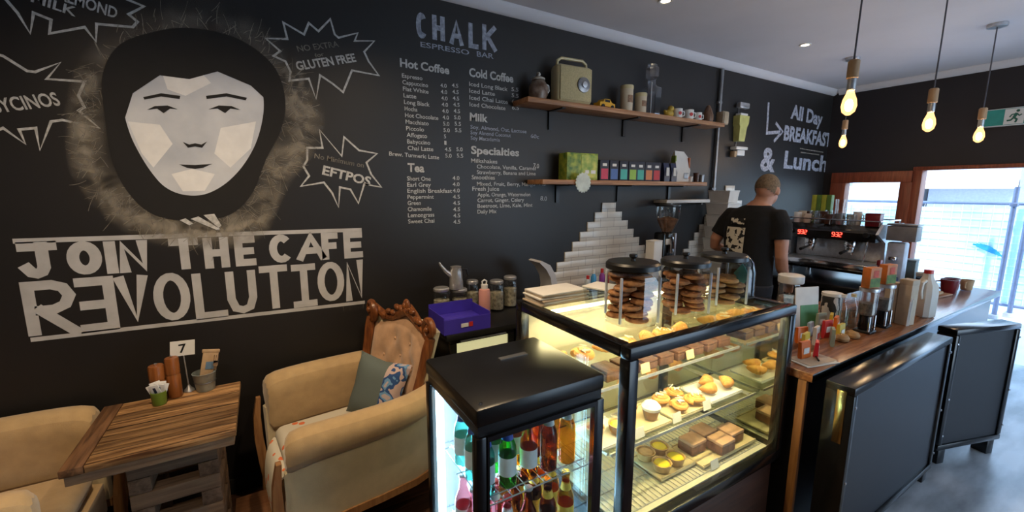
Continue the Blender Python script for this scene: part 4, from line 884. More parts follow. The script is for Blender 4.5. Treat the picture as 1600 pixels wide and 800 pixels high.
def danish(label, c, z, s, rz):
    o = thing('danish_pastry', label, 'pastry', (c[0], c[1], z), rz); b = MB()
    pts = []; rr = []
    for k in range(40): a = k/39*PI*4.4; R = .008+.040*s*k/39; pts.append((R*math.cos(a)*1.15, R*math.sin(a)*.85, .018+.018*(1-k/39))); rr.append(.016*s)
    b.tube(pts, rr, 9); b.build('coil', 'pastry', o)
    b = MB(); pts = [(-.04*s+.08*s*k/8, .022*s*math.sin(k*2.4), .046+.004*math.sin(k)) for k in range(9)]; b.tube(pts, .004, 6); b.build('icing_drizzle', 'icing', o); return o
def croissant(label, c, z, s, rz):
    o = thing('croissant', label, 'pastry', (c[0], c[1], z), rz); b = MB(); rs = []; n = 21
    for k in range(n):
        t = -1+2*k/(n-1); a = t*1.05; r = (.030*s)*(1-abs(t)**1.8*.78)*(1+.10*((k % 3) == 0)); x = .062*s*math.sin(a); y = -.05*s*math.cos(a)+.05*s
        rs.append([(x+r*math.cos(q)*math.sin(a)*.3, y+r*math.cos(q), .031*s+r*.85*math.sin(q)) for q in [2*PI*i/12 for i in range(12)]])
    b.rings(rs).build('body', 'pastry', o); return o
DZ = CZ0+.062
c = inside(1036, 722, DZ)
tray('pale board under the four lemon tarts on the case floor', c, .22, .17, DZ, 'board')
for dx_, dy_, nm, f in ((-.062, .045, 'rear left', 'crust'), (.025, .045, 'rear right', 'lemon'), (-.062, -.042, 'front left', 'lemon'), (.025, -.042, 'front right', 'lemon')):
    tart('lemon_tart' if f == 'lemon' else 'pie', ('yellow lemon tart' if f == 'lemon' else 'plain golden pie')+f' at the {nm} of the board on the case floor', (c[0]+dx_, c[1]+dy_), DZ+.0155, .041, f)
c = inside(1116, 695, DZ); tray('pale board under the big brown slices on the case floor', c, .40, .17, DZ, 'board')
for dx_, dy_, nm in ((-.14, .02, 'left'), (-.03, .045, 'rear'), (-.025, -.045, 'middle'), (.085, -.02, 'right')):
    slab_('cake_slice', f'thick pink-topped brown slice, {nm} one on the case floor board', (c[0]+dx_, c[1]+dy_), DZ+.0155, .098, .08, .055)
Z1 = SH1+.001
spec_ = [(1.10, 1.13, .17, .17, 'cream'), (1.305, 1.13, .19, .17, 'board'), (1.53, 1.13, .22, .17, 'board'), (1.80, 1.14, .24, .17, 'white')]
for k, (x, y, a, c_, m) in enumerate(spec_): tray(('white board holding the yellow topped tart on the lower glass shelf', 'wooden board holding muffins on the lower glass shelf', 'wooden board of iced danish pastries on the lower glass shelf', 'white plate of golden croissants at the right of the lower glass shelf')[k], (x, y), a, c_, Z1, 'paper' if m in ('cream', 'white') else m)
ZB = Z1+.0155
tart('lemon_tart', 'bright yellow topped tart on the white board of the lower glass shelf', (1.145, 1.10), ZB, .04, 'lemon'); tart('pie', 'reddish jam tart left of the yellow one on the lower glass shelf', (1.05, 1.13), ZB, .038, mat('jam', (.45, .10, .03), .3))
for x, y, nm, m in ((1.335, 1.105, 'white iced muffin', 'icing'), (1.265, 1.165, 'plain brown muffin', 'cookie')):
    o = thing('muffin', nm+' on the wooden board of the lower glass shelf', 'muffin', (x, y, ZB))
    MB().lathe([(.026, 0), (.036, .038), (.030, .040)], seg=18).build('wrapper', 'tan', o); MB().lathe([(.038, .040), (.040, .052), (.026, .068), (.001, .072)], seg=18).build('crown', m, o)
for k, (x, y) in enumerate(((1.465, 1.165), (1.49, 1.085), (1.565, 1.17), (1.60, 1.085))): danish('iced danish pastry, '+('rear left', 'front left', 'rear right', 'front right')[k]+' on its wooden board', (x, y), ZB, .72, k*.8)
for k, (x, y) in enumerate(((1.74, 1.105), (1.80, 1.165), (1.87, 1.105))): croissant('golden croissant, '+('left', 'rear', 'right')[k]+' on the white plate', (x, y), ZB, .9, .4*k)
for k in range(5):
    x = 1.09+k*.19; croissant('golden croissant in the rear row of the lower glass shelf, number '+('one', 'two', 'three', 'four', 'five')[k]+' from the left', (x, 1.38), Z1, 1.05, .3*k)
Z2 = SH2+.001
for k in range(9):
    x = 1.06+k*.105; slab_('brownie', 'dark brownie in the front row of the upper glass shelf, '+('first', 'second', 'third', 'fourth', 'fifth', 'sixth', 'seventh', 'eighth', 'ninth')[k]+' from the left', (x, 1.20), Z2, .085, .10, .045, .1*math.sin(k*3), 'brownie')
for k in range(7):
    x = 1.07+k*.135; (danish if k % 2 else croissant)('golden pastry in the rear row of the upper glass shelf, '+('first', 'second', 'third', 'fourth', 'fifth', 'sixth', 'seventh')[k]+' from the left', (x, 1.39), Z2, 1.05, k*1.1)
def card(label, x, y, z, rz=0, m='paper'):
    o = thing('price_card', label, 'price card', (x, y, z), rz, None); MB().box((0, .006, .022), (.052, .0016, .040), (math.radians(-14), 0, 0)).build('card', m, o)
    MB().box((0, .012, .004), (.04, .02, .006), bev=.002).build('holder', 'glass', o)
card('blank white price card before the lemon tart on the lower glass shelf', 1.20, 1.035, Z1); card('blank white price card before the muffins on the lower glass shelf', 1.42, 1.035, Z1); card('blank white price card before the danish pastries on the lower glass shelf', 1.62, 1.035, Z1)
card('blank white price card standing on the case floor before the big slices', 1.60, .965, DZ-.006)
card('tan price card at the left of the upper glass shelf', 1.33, 1.135, Z2, 0, 'kraft'); card('tan price card at the middle of the upper glass shelf', 1.62, 1.135, Z2, 0, 'kraft')

# ================================================================ BOTTLES IN THE FRIDGE
def bottle(label, x, y, z, gm, neck, lab, lcol, s=1.0, group=None):
    o = thing('beer_bottle', label, 'bottle', (x, y, z), random.uniform(-.3, .3), group)
    r = .030*s; h = .232*s
    MB().lathe([(r*.85, 0), (r, .006), (r, .125*s), (r*.93, .142*s), (r*.52, .175*s), (r*.44, .215*s), (r*.50, .218*s), (r*.48, .226*s)], seg=20).build('body', gm, o)
    MB().lathe([(r*.52, .224*s), (r*.53, .229*s), (r*.42, h), (.001, h)], seg=14, cap0=False).build('cap', neck, o)
    if lab: MB().lathe([(r*1.012, .045*s), (r*1.015, .05*s), (r*1.015, .105*s), (r*1.012, .11*s)], seg=20, cap0=False, cap1=False).build('label_band', lab, o)
    if lcol: MB().lathe([(r*.66, .166*s), (r*.50, .188*s), (r*.475, .196*s)], seg=16, cap0=False, cap1=False).build('neck_label', lcol, o)
    return o
K['bluelab'] = mat('royal_blue_label', (.05, .12, .50), .5); K['whitelab'] = mat('white_bottle_label', (.78, .78, .76), .6, vary=.1, scale=60); K['yellab'] = mat('yellow_bottle_label', (.72, .55, .08), .6, vary=.2, scale=60)
K['beer'] = None
rown = ('front', 'second', 'third'); coln = ('far left', 'second from left', 'middle', 'second from right', 'far right')
xs = (.513, .588, .665, .742, .817); ys = (1.012, 1.095, 1.178)
up = [('teal_glass', 'bluelab', 'whitelab', 'bluelab', 'teal glass'), ('green_glass', 'bluelab', 'whitelab', 'bluelab', 'green glass'), ('amber_glass', 'brass', 'whitelab', None, 'amber glass'), ('brown_glass', 'steel', None, 'whitelab', 'dark brown glass'), ('amber_glass', 'brass', None, 'whitelab', 'golden amber glass')]
for r_i, y in enumerate(ys):
    for c_i, x in enumerate(xs):
        g, nk, lb, nl, nm = up[c_i]
        bottle(f'{nm} beer bottle, {coln[c_i]} in the {rown[r_i]} row, fridge upper shelf', x, y, FS1, K[g], nk, lb, nl, .93, 'beer bottles on the fridge upper shelf')
K['pink_glass'] = glass('pink_bottle_glass', (.80, .42, .46), ior=1.5)
lo_ = [('pink_glass', 'steel', 'whitelab', None, 'pink'), ('pink_glass', 'red', None, 'whitelab', 'rose pink'), ('brown_glass', 'steel', None, None, 'plain dark brown'), ('brown_glass', 'brass', 'yellab', 'yellab', 'yellow-labelled brown'), ('amber_glass', 'brass', 'yellab', 'yellab', 'yellow-labelled amber')]
for r_i, y in enumerate(ys):
    for c_i, x in enumerate(xs):
        g, nk, lb, nl, nm = lo_[c_i]
        bottle(f'{nm} bottle, {coln[c_i]} in the {rown[r_i]} row, fridge lower shelf', x, y, FS2, K[g], nk, lb, nl, .95, 'bottles on the fridge lower shelf')

# ================================================================ COOKIE JARS ON THE CASE
JT = CZ1+.001
def cookie_bm(r, seed):
    rd = random.Random(seed); b = MB(); b.lathe([(r*.80, 0), (r*.98, .004), (r, .009), (r*.9, .015), (r*.5, .018), (.001, .018)], seg=22)
    for k in range(9): a = rd.uniform(0, 6.28); q = rd.uniform(.15, .75)*r; b.ell((q*math.cos(a), q*math.sin(a), .0165), (.007, .006, .004), u=8, v=5)
    return b
def jar(label, x, y, r, h, n, cm, cname, tagc=None):
    o = thing('cookie_jar', label, 'jar', (x, y, JT), PI/8)
    MB().lathe([(r*.93, 0), (r, .008), (r, h*.80), (r*.90, h*.87), (r*.80, h*.885), (r*.80, h*.93)], seg=8, cap1=False, sx=1, sy=1).build('body', 'jar_glass', o)
    MB().lathe([(r*.94, h*.885), (r*.97, h*.89), (r*.97, h*.965), (r*.90, h), (.001, h)], seg=36).build('lid', 'black_plastic', o)
    MB().lathe([(.010, h), (.008, h+.010), (.016, h+.018), (.015, h+.026), (.001, h+.028)], seg=14).build('knob', 'black_plastic', o)
    for k in (0, 2, 4, 6):
        a = 2*PI*k/8; MB().box((r*1.0*math.cos(a), r*1.0*math.sin(a), h*.42), (.010, .010, h*.74), (0, 0, a), bev=.003).build('glass_rib', 'jar_rib', o)
    JA = [random.uniform(0, 2) for _ in range(20)]
    first = None; lay = 0; cnt = 0; cr = r*.42
    while cnt < n:
        for k in range(3):
            if cnt >= n: break
            a = k*2*PI/3+JA[lay]; px, py = x+r*.475*math.cos(a)+random.uniform(-.004, .004), y+r*.475*math.sin(a)+random.uniform(-.003, .003); z = JT+.012+lay*.0235
            cc = thing('cookie', f'{cname} cookie stacked inside the {label.split(" cookie")[0]} cookie jar', 'cookie', (px, py, z), a*2, f'{cname} cookies in the {label.split(" cookie")[0]} jar') if False else None
            ck = cookie_bm(cr, cnt % 5).build('cookie', cm) if first is None else first.copy()
            if first is None: first = ck
            else: COL.objects.link(ck)
            ck.location = (px, py, z); ck.rotation_euler = (random.uniform(-.03, .03), random.uniform(-.03, .03), a*2+cnt)
            ck.scale = (random.uniform(.93, 1.0),)*2+(1,); tag(ck, f'{cname} cookie stacked inside the {JN}', 'cookie', f'cookies in the {JN}'); cnt += 1
        lay += 1
    if tagc:
        MB().box((r*.93*math.cos(-PI/4), r*.93*math.sin(-PI/4), h*.56), (.075, .003, .075), (0, PI/4, PI/4), bev=.001).build('swing_tag', tagc, o)
    return o
K['jar_rib'] = mat('bright_glass_rib', (.62, .68, .78), .08, spec=.9, alpha=.75)
JN = 'left cookie jar'; jar('left cookie jar with black lid, fullest, nearest the front case corner', 1.20, 1.115, .105, .235, 24, 'cookie', 'brown')
JN = 'middle cookie jar'; jar('middle cookie jar with black lid on the cake display', 1.475, 1.09, .10, .225, 21, 'cookie_dark', 'dark brown')
JN = 'right cookie jar'; jar('right cookie jar with black lid and turquoise tag, by the dark dome', 1.745, 1.095, .10, .225, 15, 'tan', 'pale tan', mat('turquoise_card', (.03, .36, .38), .6))
o = thing('cake_dome', 'smoky dark cake dome over a brown cake at the case right end', 'cake dome', (1.93, 1.14, JT))
MB().lathe([(.080, .012), (.080, .05), (.078, .12), (.068, .165), (.045, .195), (.001, .208)], seg=30, cap0=False).build('dome', glass('smoky_dome', (.20, .16, .13), .15, ior=1.9), o)
MB().lathe([(.06, 0), (.082, .005), (.082, .011), (.001, .012)], seg=30).build('plate', 'black_plastic', o)
ck = MB().lathe([(.062, .013), (.064, .016), (.062, .085), (.05, .10), (.001, .104)], seg=26).build('cake', 'cookie', None, loc=(1.93, 1.14, JT)); tag(ck, 'round brown cake under the smoky dome', 'cake')
# papers and cloth on the rear left corner
o = thing('paper_stack', 'untidy stack of pale paper bags on the rear left of the cake display', 'paper', (1.14, 1.515, JT))
b = MB()
for k in range(6): MB().box((.006*math.sin(k*2.1), .004*math.cos(k*1.7), .005+k*.009), (.27-.012*(k % 3), .15, .008), (0, 0, .05*math.sin(k*1.3)), bev=.002).build('paper_bag', 'paper' if k % 2 else 'kraft_pale', o)
o = thing('clear_tub', 'clear plastic tub lying behind the left cookie jar', 'container', (1.275, 1.36, JT), .3)
MB().rings([[(-.05, -.05, 0), (.05, -.05, 0), (.05, .05, 0), (-.05, .05, 0)], [(-.06, -.06, .075), (.06, -.06, .075), (.06, .06, .075), (-.06, .06, .075)]], cap1=False).build('tub', 'jar_glass', o)
MB().box((0, 0, .079), (.128, .128, .008), bev=.003).build('lid', 'paper', o)

# ================================================================ BACK BENCH THINGS
BZ = .901
def at_bench(px, y, py=470): return aty(px, py, y).x
K['purple'] = mat('purple_blue_carton', (.055, .035, .42), .45, vary=.1)
o = thing('purple_carton', 'open purple-blue carton with a red and white sticker on the back bench', 'box', (.965, 2.235, BZ), 0)
b = MB(); b.bx(-.145, .145, -.125, .125, 0, .004).bx(-.145, .145, -.125, -.120, .004, .085).bx(-.145, .145, .120, .125, .004, .12).bx(-.145, -.140, -.12, .12, .004, .10).bx(.140, .145, -.12, .12, .004, .10); b.build('tray', 'purple', o)
MB().box((-.02, -.1265, .042), (.045, .002, .022)).build('sticker', 'paper', o); MB().box((.018, -.1268, .044), (.024, .002, .026)).build('sticker', 'red', o)
MB().bx(-.138, .138, .0, .118, .005, .05, bev=.01).build('packets', 'purple', o)
kx = at_bench(718, 2.42)
o = thing('metal_oil_can', 'small metal pouring pot with long spout on glass jar behind the purple carton', 'pouring pot', (kx, 2.47, BZ+.17))
MB().lathe([(.045, 0), (.046, .006), (.040, .11), (.034, .14), (.036, .145), (.001, .147)], seg=24).build('body', 'steel', o)
MB().tube([(-.035, 0, .09), (-.07, 0, .12), (-.105, 0, .165), (-.112, 0, .18)], [.016, .012, .008, .006], 10).build('spout', 'steel', o)
MB().tube([(.034, 0, .125), (.075, 0, .12), (.085, 0, .075), (.042, 0, .045)], .007, 8).build('handle', 'black_plastic', o)
def pot(label, px, y, r, h, cont, lidm='steel', py=470):
    o = thing('storage_jar', label, 'jar', (at_bench(px, y, py), y, BZ), 0)
    MB().lathe([(r*.9, 0), (r, .006), (r, h*.86), (r*.85, h*.93)], seg=22, cap1=False).build('body', 'jar_glass', o)
    MB().lathe([(r*.84, .008), (r*.90, .012), (r*.90, h*.62), (.001, h*.66)], seg=20).build('contents', cont, o)
    MB().lathe([(r*.9, h*.92), (r*.92, h*.93), (r*.92, h), (r*.8, h+.006), (.001, h+.006)], seg=22).build('lid', lidm, o); return o
tea_ = mat('pale_tea_leaves', (.42, .38, .28), .9, vary=.6, scale=60)
pot('glass jar with steel lid at the left end of the back bench', 690, 2.44, .055, .19, tea_)
pot('wide glass jar under the metal pouring pot', 718, 2.47, .055, .163, tea_)
pot('glass jar with pale contents just left of the pink bottle', 738, 2.50, .045, .20, tea_)
pot('glass jar with steel lid just right of the pink bottle', 776, 2.42, .05, .20, tea_)
pot('glass jar with steel lid furthest right beside the paper stack', 797, 2.45, .048, .21, tea_)
o = thing('pink_bottle', 'tall pink drink bottle on the back bench beside the purple carton', 'bottle', (at_bench(757, 2.30), 2.30, BZ))
MB().lathe([(.034, 0), (.037, .006), (.037, .17), (.032, .185), (.020, .19)], seg=24).build('body', mat('dusty_pink', (.62, .30, .26), .45, vary=.06), o)
MB().lathe([(.021, .19), (.022, .215), (.001, .218)], seg=18).build('cap', 'white', o); MB().tube([(-.012, 0, .212), (-.016, 0, .236), (0, 0, .246), (.016, 0, .236), (.012, 0, .212)], .005, 8).build('loop', 'white', o)
# curved white stand
x0 = at_bench(850, 2.40, 420)
o = thing('tablet_stand', 'pale grey curved sheet stand behind the paper stack', 'stand', (x0, 2.38, BZ))
prf = [(.07, 0), (.06, .12), (.035, .22), (-.01, .29), (-.08, .325), (-.10, .315), (-.045, .265), (-.005, .20), (.012, .11), (.012, 0)]
MB().prism(prf, lambda u, v: (u, -.07, v), lambda u, v: (u, .07, v)).build('curved_shell', mat('pale_grey_plastic', (.50, .50, .52), .4, vary=.05), o)
MB().box((.04, 0, .006), (.16, .15, .012), bev=.004).build('foot', 'greymetal', o)
for k, (px, c, h, nm) in enumerate(((919, (.55, .62, .66), .16, 'pale grey'), (928, (.05, .30, .62), .20, 'blue'), (941, (.25, .04, .30), .20, 'purple'), (948, (.50, .03, .05), .19, 'dark red'))):
    o = thing('squeeze_bottle', f'slim {nm} bottle before the tile pyramid', 'bottle', (at_bench(px, 2.40, 420), 2.40, BZ), 0)
    MB().lathe([(.020, 0), (.022, .004), (.022, h*.7), (.012, h*.82), (.010, h*.84)], seg=16).build('body', mat('bottle_'+nm.replace(' ', '_'), c, .4), o); MB().lathe([(.013, h*.84), (.012, h), (.001, h)], seg=12).build('cap', 'white' if k % 2 else 'red', o)
o = thing('white_carton', 'plain white upright carton beside the coffee grinder', 'box', (at_bench(1022, 2.30, 385), 2.30, BZ), .1)
MB().bx(-.055, .055, -.04, .04, 0, .40, bev=.003).build('body', 'paper', o); MB().bx(-.056, .056, -.041, .041, .395, .405, bev=.002).build('lid', 'paper', o)
gx = at_bench(1042, 2.46, 360)
o = thing('coffee_grinder', 'black coffee grinder with clear brown-bean hopper against the back wall', 'coffee grinder', (gx, 2.46, BZ))
MB().box((0, 0, .02), (.19, .22, .04), bev=.008).build('base', 'black', o); MB().box((0, .03, .24), (.13, .12, .40), bev=.02).build('body', 'black_gloss', o)
MB().lathe([(.045, .44), (.10, .56), (.105, .66), (.09, .67)], seg=24, cap1=False).build('hopper', 'jar_glass', o); MB().lathe([(.04, .445), (.09, .555), (.001, .58)], seg=20).build('beans', 'choc', o)
MB().lathe([(.107, .668), (.107, .68), (.001, .685)], seg=24).build('hopper_lid', 'black_plastic', o); MB().box((0, -.075, .20), (.05, .09, .03), bev=.006).build('fork', 'chrome', o); MB().tube([(0, -.05, .40), (0, -.06, .34), (0, -.06, .26)], .02, 10).build('chute', 'chrome', o)
MB().box((.075, -.02, .22), (.02, .04, .42), bev=.005).build('side_rail', 'steel', o); MB().box((-.02, -.035, .36), (.06, .01, .05), bev=.003).build('display', 'paper', o)
bx_ = None
for k in range(7):
    w_ = (.20, .20, .20, .20, .20, .19, .14)[k]; xx = at_bench(1129, 2.46, 330)
    o = thing('takeaway_box', 'white takeaway carton stacked by the pipe, '+('lowest', 'second from bottom', 'third from bottom', 'middle', 'third from top', 'second from top', 'topmost small one')[k]+' of the pile', 'box', (xx+.01*math.sin(k*2), 2.46, BZ+.115*k), .06*math.sin(k*1.9), 'takeaway cartons by the pipe')
    MB().rings([[(-w_*.45, -.10, .001), (w_*.45, -.10, .001), (w_*.45, .10, .001), (-w_*.45, .10, .001)], [(-w_/2, -.115, .10), (w_/2, -.115, .10), (w_/2, .115, .10), (-w_/2, .115, .10)]]).build('body', 'paper', o); MB().box((0, 0, .107), (w_+.006, .236, .012), bev=.003).build('lid', 'white', o)

# ================================================================ TABLE THINGS
TZ = .7512
for nm, px, py, r, h in (('shorter knobbed wooden pepper mill on the rustic table', 254, 616, .030, .165), ('taller straight wooden pepper mill on the rustic table', 277, 614, .027, .19)):
    q = atz(px, py, TZ); o = thing('pepper_mill', nm, 'pepper mill', (q.x, min(q.y, 2.37), TZ))
    MB().lathe([(r*.95, 0), (r, .004), (r, h*.55), (r*.93, h*.57), (r*.93, h*.60)], seg=24).build('body', 'mill_wood', o); MB().lathe([(r, h*.60), (r, h*.95), (r*.9, h*.99), (.001, h)], seg=24).build('head', 'mill_wood', o); MB().lathe([(.006, h), (.007, h+.006), (.001, h+.009)], seg=12).build('knob', 'chrome', o)
q = atz(250, 631, TZ); o = thing('sugar_cup', 'small green cup packed with white and blue sugar sachets on the table', 'cup', (q.x, q.y, TZ))
MB().lathe([(.024, 0), (.026, .003), (.029, .06), (.026, .06), (.023, .006), (.001, .005)], seg=22, cap1=False).build('cup', mat('green_tin', (.16, .26, .03), .45), o)
K['sach'] = mat('sugar_sachet', (.72, .74, .78), .6, vary=.1)
for k in range(6):
    a = k*1.05; b = MB(); b.box((0, 0, 0), (.038, .004, .066), bev=.001); s_ = b.build('sachet', 'sach', o, loc=(.013*math.cos(a), .013*math.sin(a), .062+.003*(k % 3)), rot=(.25*math.sin(a)*-1, .32*math.cos(a), .3*math.sin(a)))
    MB().box((0, -.0026, .006), (.010, .0008, .028)).build('print_mark', 'navy', s_)
q = atz(296, 610, TZ); o = thing('table_number_stand', 'metal table number stand holding white card 7', 'table number', (q.x, q.y, TZ), math.radians(8))
MB().lathe([(.022, 0), (.020, .006), (.010, .016), (.004, .03), (.001, .03)], seg=18).build('base', 'steel', o); MB().cyl((0, 0, .02), (-.006, 0, .19), .0028, seg=8).build('rod', 'steel', o)
cd_ = MB().box((-.006, -.005, .215), (.092, .0016, .072), (0, math.radians(5), 0)).build('card', 'paper', o)
b = MB(); text_bm(b, '7', lambda u, v: (-.020+u, -.0066, .195+v), .058, .001); b.build('numeral', 'black_plastic', cd_)
q = atz(322, 608, TZ); o = thing('cutlery_bucket', 'small galvanised bucket holding a kraft cutlery pouch on the table', 'bucket', (q.x, q.y, TZ))
MB().lathe([(.036, 0), (.037, .003), (.047, .085), (.049, .088), (.046, .089), (.036, .006), (.001, .005)], seg=26, cap1=False).build('pail', mat('galvanised_tin', (.36, .42, .42), .45, .5, vary=.25, scale=30), o)
MB().lathe([(.0425, .040), (.0445, .043), (.0435, .046)], seg=26, cap0=False, cap1=False).build('band', 'greymetal', o)
o2 = thing('cutlery_pouch', 'kraft paper cutlery pouch with blue print leaning in the bucket', 'pouch', (q.x+.006, q.y, TZ+.012), math.radians(10))
MB().box((.012, 0, .085), (.062, .010, .165), (0, math.radians(12), 0), bev=.003).build('pouch', 'kraft', o2); MB().box((.018, -.0065, .105), (.032, .002, .036), (0, math.radians(12), 0)).build('print_patch', mat('blue_print', (.16, .27, .42), .7), o2)
MB().box((.030, .001, .172), (.070, .013, .016), (0, math.radians(12), 0), bev=.003).build('folded_edge', 'kraft', o2)
o2 = thing('fork', 'steel fork standing in the galvanised bucket', 'fork', (q.x+.026, q.y-.012, TZ+.012), 0)
MB().tube([(0, 0, 0), (.012, 0, .07), (.020, 0, .10)], [.003, .003, .005], 8).build('handle', 'chrome', o2)
MB().box((.024, 0, .114), (.020, .003, .026), (0, .22, 0), bev=.002).build('head', 'chrome', o2)
for k in range(3): MB().box((.020+.0075*k, 0, .138-.0017*k), (.003, .0025, .034), (0, .22, 0)).build('tine', 'chrome', o2)
# ================================================================ THINGS ON THE SERVICE COUNTER
KZ = .901
def cx_(px, py, y): return aty(px, py, y).x
o = thing('storage_canister', 'clear jar with white lid on the counter just right of the cake dome', 'jar', (cx_(1233, 465, 1.30), 1.30, KZ))
MB().lathe([(.060, 0), (.066, .006), (.066, .235), (.058, .25)], seg=8, cap1=False).build('body', 'jar_glass', o); MB().lathe([(.054, .004), (.060, .008), (.060, .15), (.001, .17)], seg=8).build('contents', mat('pale_brown_mix', (.38, .30, .24), .8, vary=.6, scale=50), o); MB().lathe([(.068, .24), (.070, .245), (.070, .285), (.062, .29), (.001, .29)], seg=28).build('lid', 'white', o)
o = thing('counter_card', 'white card with green lower half standing on the counter', 'card stand', (cx_(1262, 488, 1.16), 1.16, KZ), math.radians(-18))
MB().box((0, .01, .125), (.165, .006, .235), (math.radians(-6), 0, 0), bev=.002).build('card', 'paper', o); MB().box((.014, .0005, .075), (.125, .004, .125), (math.radians(-6), 0, 0)).build('green_print', mat('green_gradient_print', (.10, .30, .12), .6, vary=.4, scale=8), o); MB().box((0, .02, .006), (.14, .06, .012), bev=.003).build('foot', 'teal_card' if False else mat('teal_foot', (.02, .22, .24), .5), o)
m, N, L, bs = _base('zebra_print'); t_ = N.new('ShaderNodeTexCoord'); wv = N.new('ShaderNodeTexWave'); wv.inputs['Scale'].default_value = 14; wv.inputs['Distortion'].default_value = 6; r_ = N.new('ShaderNodeValToRGB'); r_.color_ramp.interpolation = 'CONSTANT'; r_.color_ramp.elements[0].color = (.03, .03, .03, 1); r_.color_ramp.elements[1].position = .45; r_.color_ramp.elements[1].color = (.62, .60, .57, 1)
L.new(t_.outputs['Object'], wv.inputs[0]); L.new(wv.outputs[0], r_.inputs[0]); L.new(r_.outputs[0], bs.inputs['Base Color']); K['zebra'] = m
o = thing('patterned_canister', 'black and white patterned canister on the counter beside the green card', 'canister', (cx_(1297, 490, 1.155), 1.155, KZ))
MB().lathe([(.050, 0), (.054, .005), (.054, .155), (.05, .16)], seg=26).build('body', 'zebra', o); MB().lathe([(.054, .161), (.056, .164), (.054, .180), (.001, .184)], seg=26).build('lid', 'white', o)
for k, (px, y, h, nm) in enumerate(((1314, 1.05, .205, 'left'), (1329, 1.035, .20, 'right'))):
    o = thing('glass_bottle', f'slim clear glass water bottle on the counter, {nm} of the pair', 'bottle', (cx_(px, 505, y), y, KZ), 0, 'clear bottles on the counter')
    r = .028; MB().lathe([(r*.9, 0), (r, .005), (r, h*.62), (r*.5, h*.80), (r*.42, h*.93)], seg=22, cap1=False).build('body', 'jar_glass', o); MB().lathe([(r*.5, h*.92), (r*.5, h), (.001, h)], seg=14).build('stopper', 'cream' if k else 'white', o)
    MB().lathe([(r*.85, .006), (r*.93, .01), (r*.93, h*.5), (.001, h*.5)], seg=18).build('water', glass('bottle_water', (.80, .85, .80)), o)
for k, (px, y, nm) in enumerate(((1349, .955, 'left'), (1373, .95, 'right'))):
    x = cx_(px, 525, y)
    o = thing('display_jar', f'tall clear jar of dark beans on a stand, {nm} of two', 'jar', (x, y, KZ), 0, 'tall jars on the counter')
    MB().box((0, 0, .008), (.085, .085, .014), bev=.004).build('foot', 'black_plastic', o)
    for sx_ in (-1, 1): MB().cyl((sx_*.036, -.03, .014), (sx_*.036, -.03, .10), .005, seg=8).build('stand_post', 'chrome', o)
    MB().lathe([(.034, .10), (.043, .11), (.043, .235), (.040, .245)], seg=22, cap1=False).build('body', 'jar_glass', o); MB().lathe([(.033, .102), (.039, .112), (.039, .17), (.001, .175)], seg=18).build('beans', mat('grey_brown_beans', (.20, .16, .13), .7, vary=.6, scale=70), o)
    MB().lathe([(.030, .015), (.034, .03), (.030, .098), (.001, .099)], seg=18).build('lower_chamber', 'black_gloss', o)
    MB().lathe([(.046, .240), (.047, .245), (.047, .258), (.001, .260)], seg=24).build('lid', 'steel', o)
    o = thing('snack_box', f'orange and green printed box on top of the {nm} tall jar', 'box', (x, y, KZ+.2615), math.radians(-12), 'orange boxes on the tall jars')
    MB().bx(-.044, .044, -.022, .022, 0, .115, bev=.002).build('carton', mat('orange_carton', (.62, .17, .03), .5, col2=(.36, .12, .02), scale=18), o); MB().bx(-.040, .040, -.0235, -.0221, .004, .055).build('leaf_print', mat('leaf_green_print', (.12, .22, .03), .6, vary=.5, scale=40), o); MB().bx(-.02, .02, -.0236, -.0221, .060, .10).build('fruit_print', mat('fruit_print', (.70, .08, .03), .6, vary=.4, scale=50), o)
for k, (px, y, h, w_, nm) in enumerate(((1388, .965, .245, .050, 'narrower kraft carton beside the tall jars'), (1411, .895, .275, .07, 'taller kraft carton left of the milk bottle'))):
    o = thing('kraft_carton', nm+' on the counter', 'box', (cx_(px, 512, y), y, KZ), math.radians(-10)); MB().bx(-w_/2, w_/2, -.032, .032, 0, h, bev=.002).build('body', 'kraft_pale', o); MB().bx(-w_/2-.001, w_/2+.001, -.033, .033, h-.03, h+.002, bev=.002).build('lid_flap', 'kraft_pale', o)
o = thing('straw_pack', 'red and white striped straw packet between kraft carton and milk bottle', 'packet', (cx_(1419, 500, .868), .868, KZ), math.radians(-10)); 
for k in range(6): MB().cyl((-.012+.005*k, .003*(k % 2), 0), (-.006+.006*k, .003*(k % 2), .15+.008*(k % 3)), .0028, seg=8).build('straw', 'red' if k % 2 else 'paper', o)
o = thing('milk_bottle', 'white plastic milk bottle with red cap and handle on the counter', 'bottle', (cx_(1438, 510, .90), .90, KZ), math.radians(-15)); o.scale = (1.12, 1.12, 1.2)
K['milk'] = mat('milky_plastic', (.70, .66, .60), .4, vary=.04)
b = MB(); b.rings([[(sx_*a*c1, sy_*a2*c1, z) for sx_, sy_, c1 in ((-1, -.6, 1), (-.6, -1, 1), (.6, -1, 1), (1, -.6, 1), (1, .6, 1), (.6, 1, 1), (-.6, 1, 1), (-1, .6, 1))] for z, a, a2 in ((0, .042, .042), (.006, .046, .046), (.13, .046, .046), (.17, .042, .042), (.20, .026, .026), (.215, .020, .020), (.235, .018, .018))]).build('body', 'milk', o)
MB().lathe([(.021, .233), (.021, .252), (.001, .254)], seg=20).build('cap', 'red', o); MB().tube([(-.030, -.01, .196), (-.055, -.01, .185), (-.060, -.01, .14), (-.046, -.01, .10)], .009, 8).build('handle', 'milk', o)
rd = random.Random(3)
pc = [('orange', (.75, .16, .02)), ('red', (.60, .03, .03)), ('white', (.70, .66, .62)), ('yellow', (.68, .50, .06)), ('grey green', (.30, .34, .26)), ('pale blue', (.42, .50, .55))]
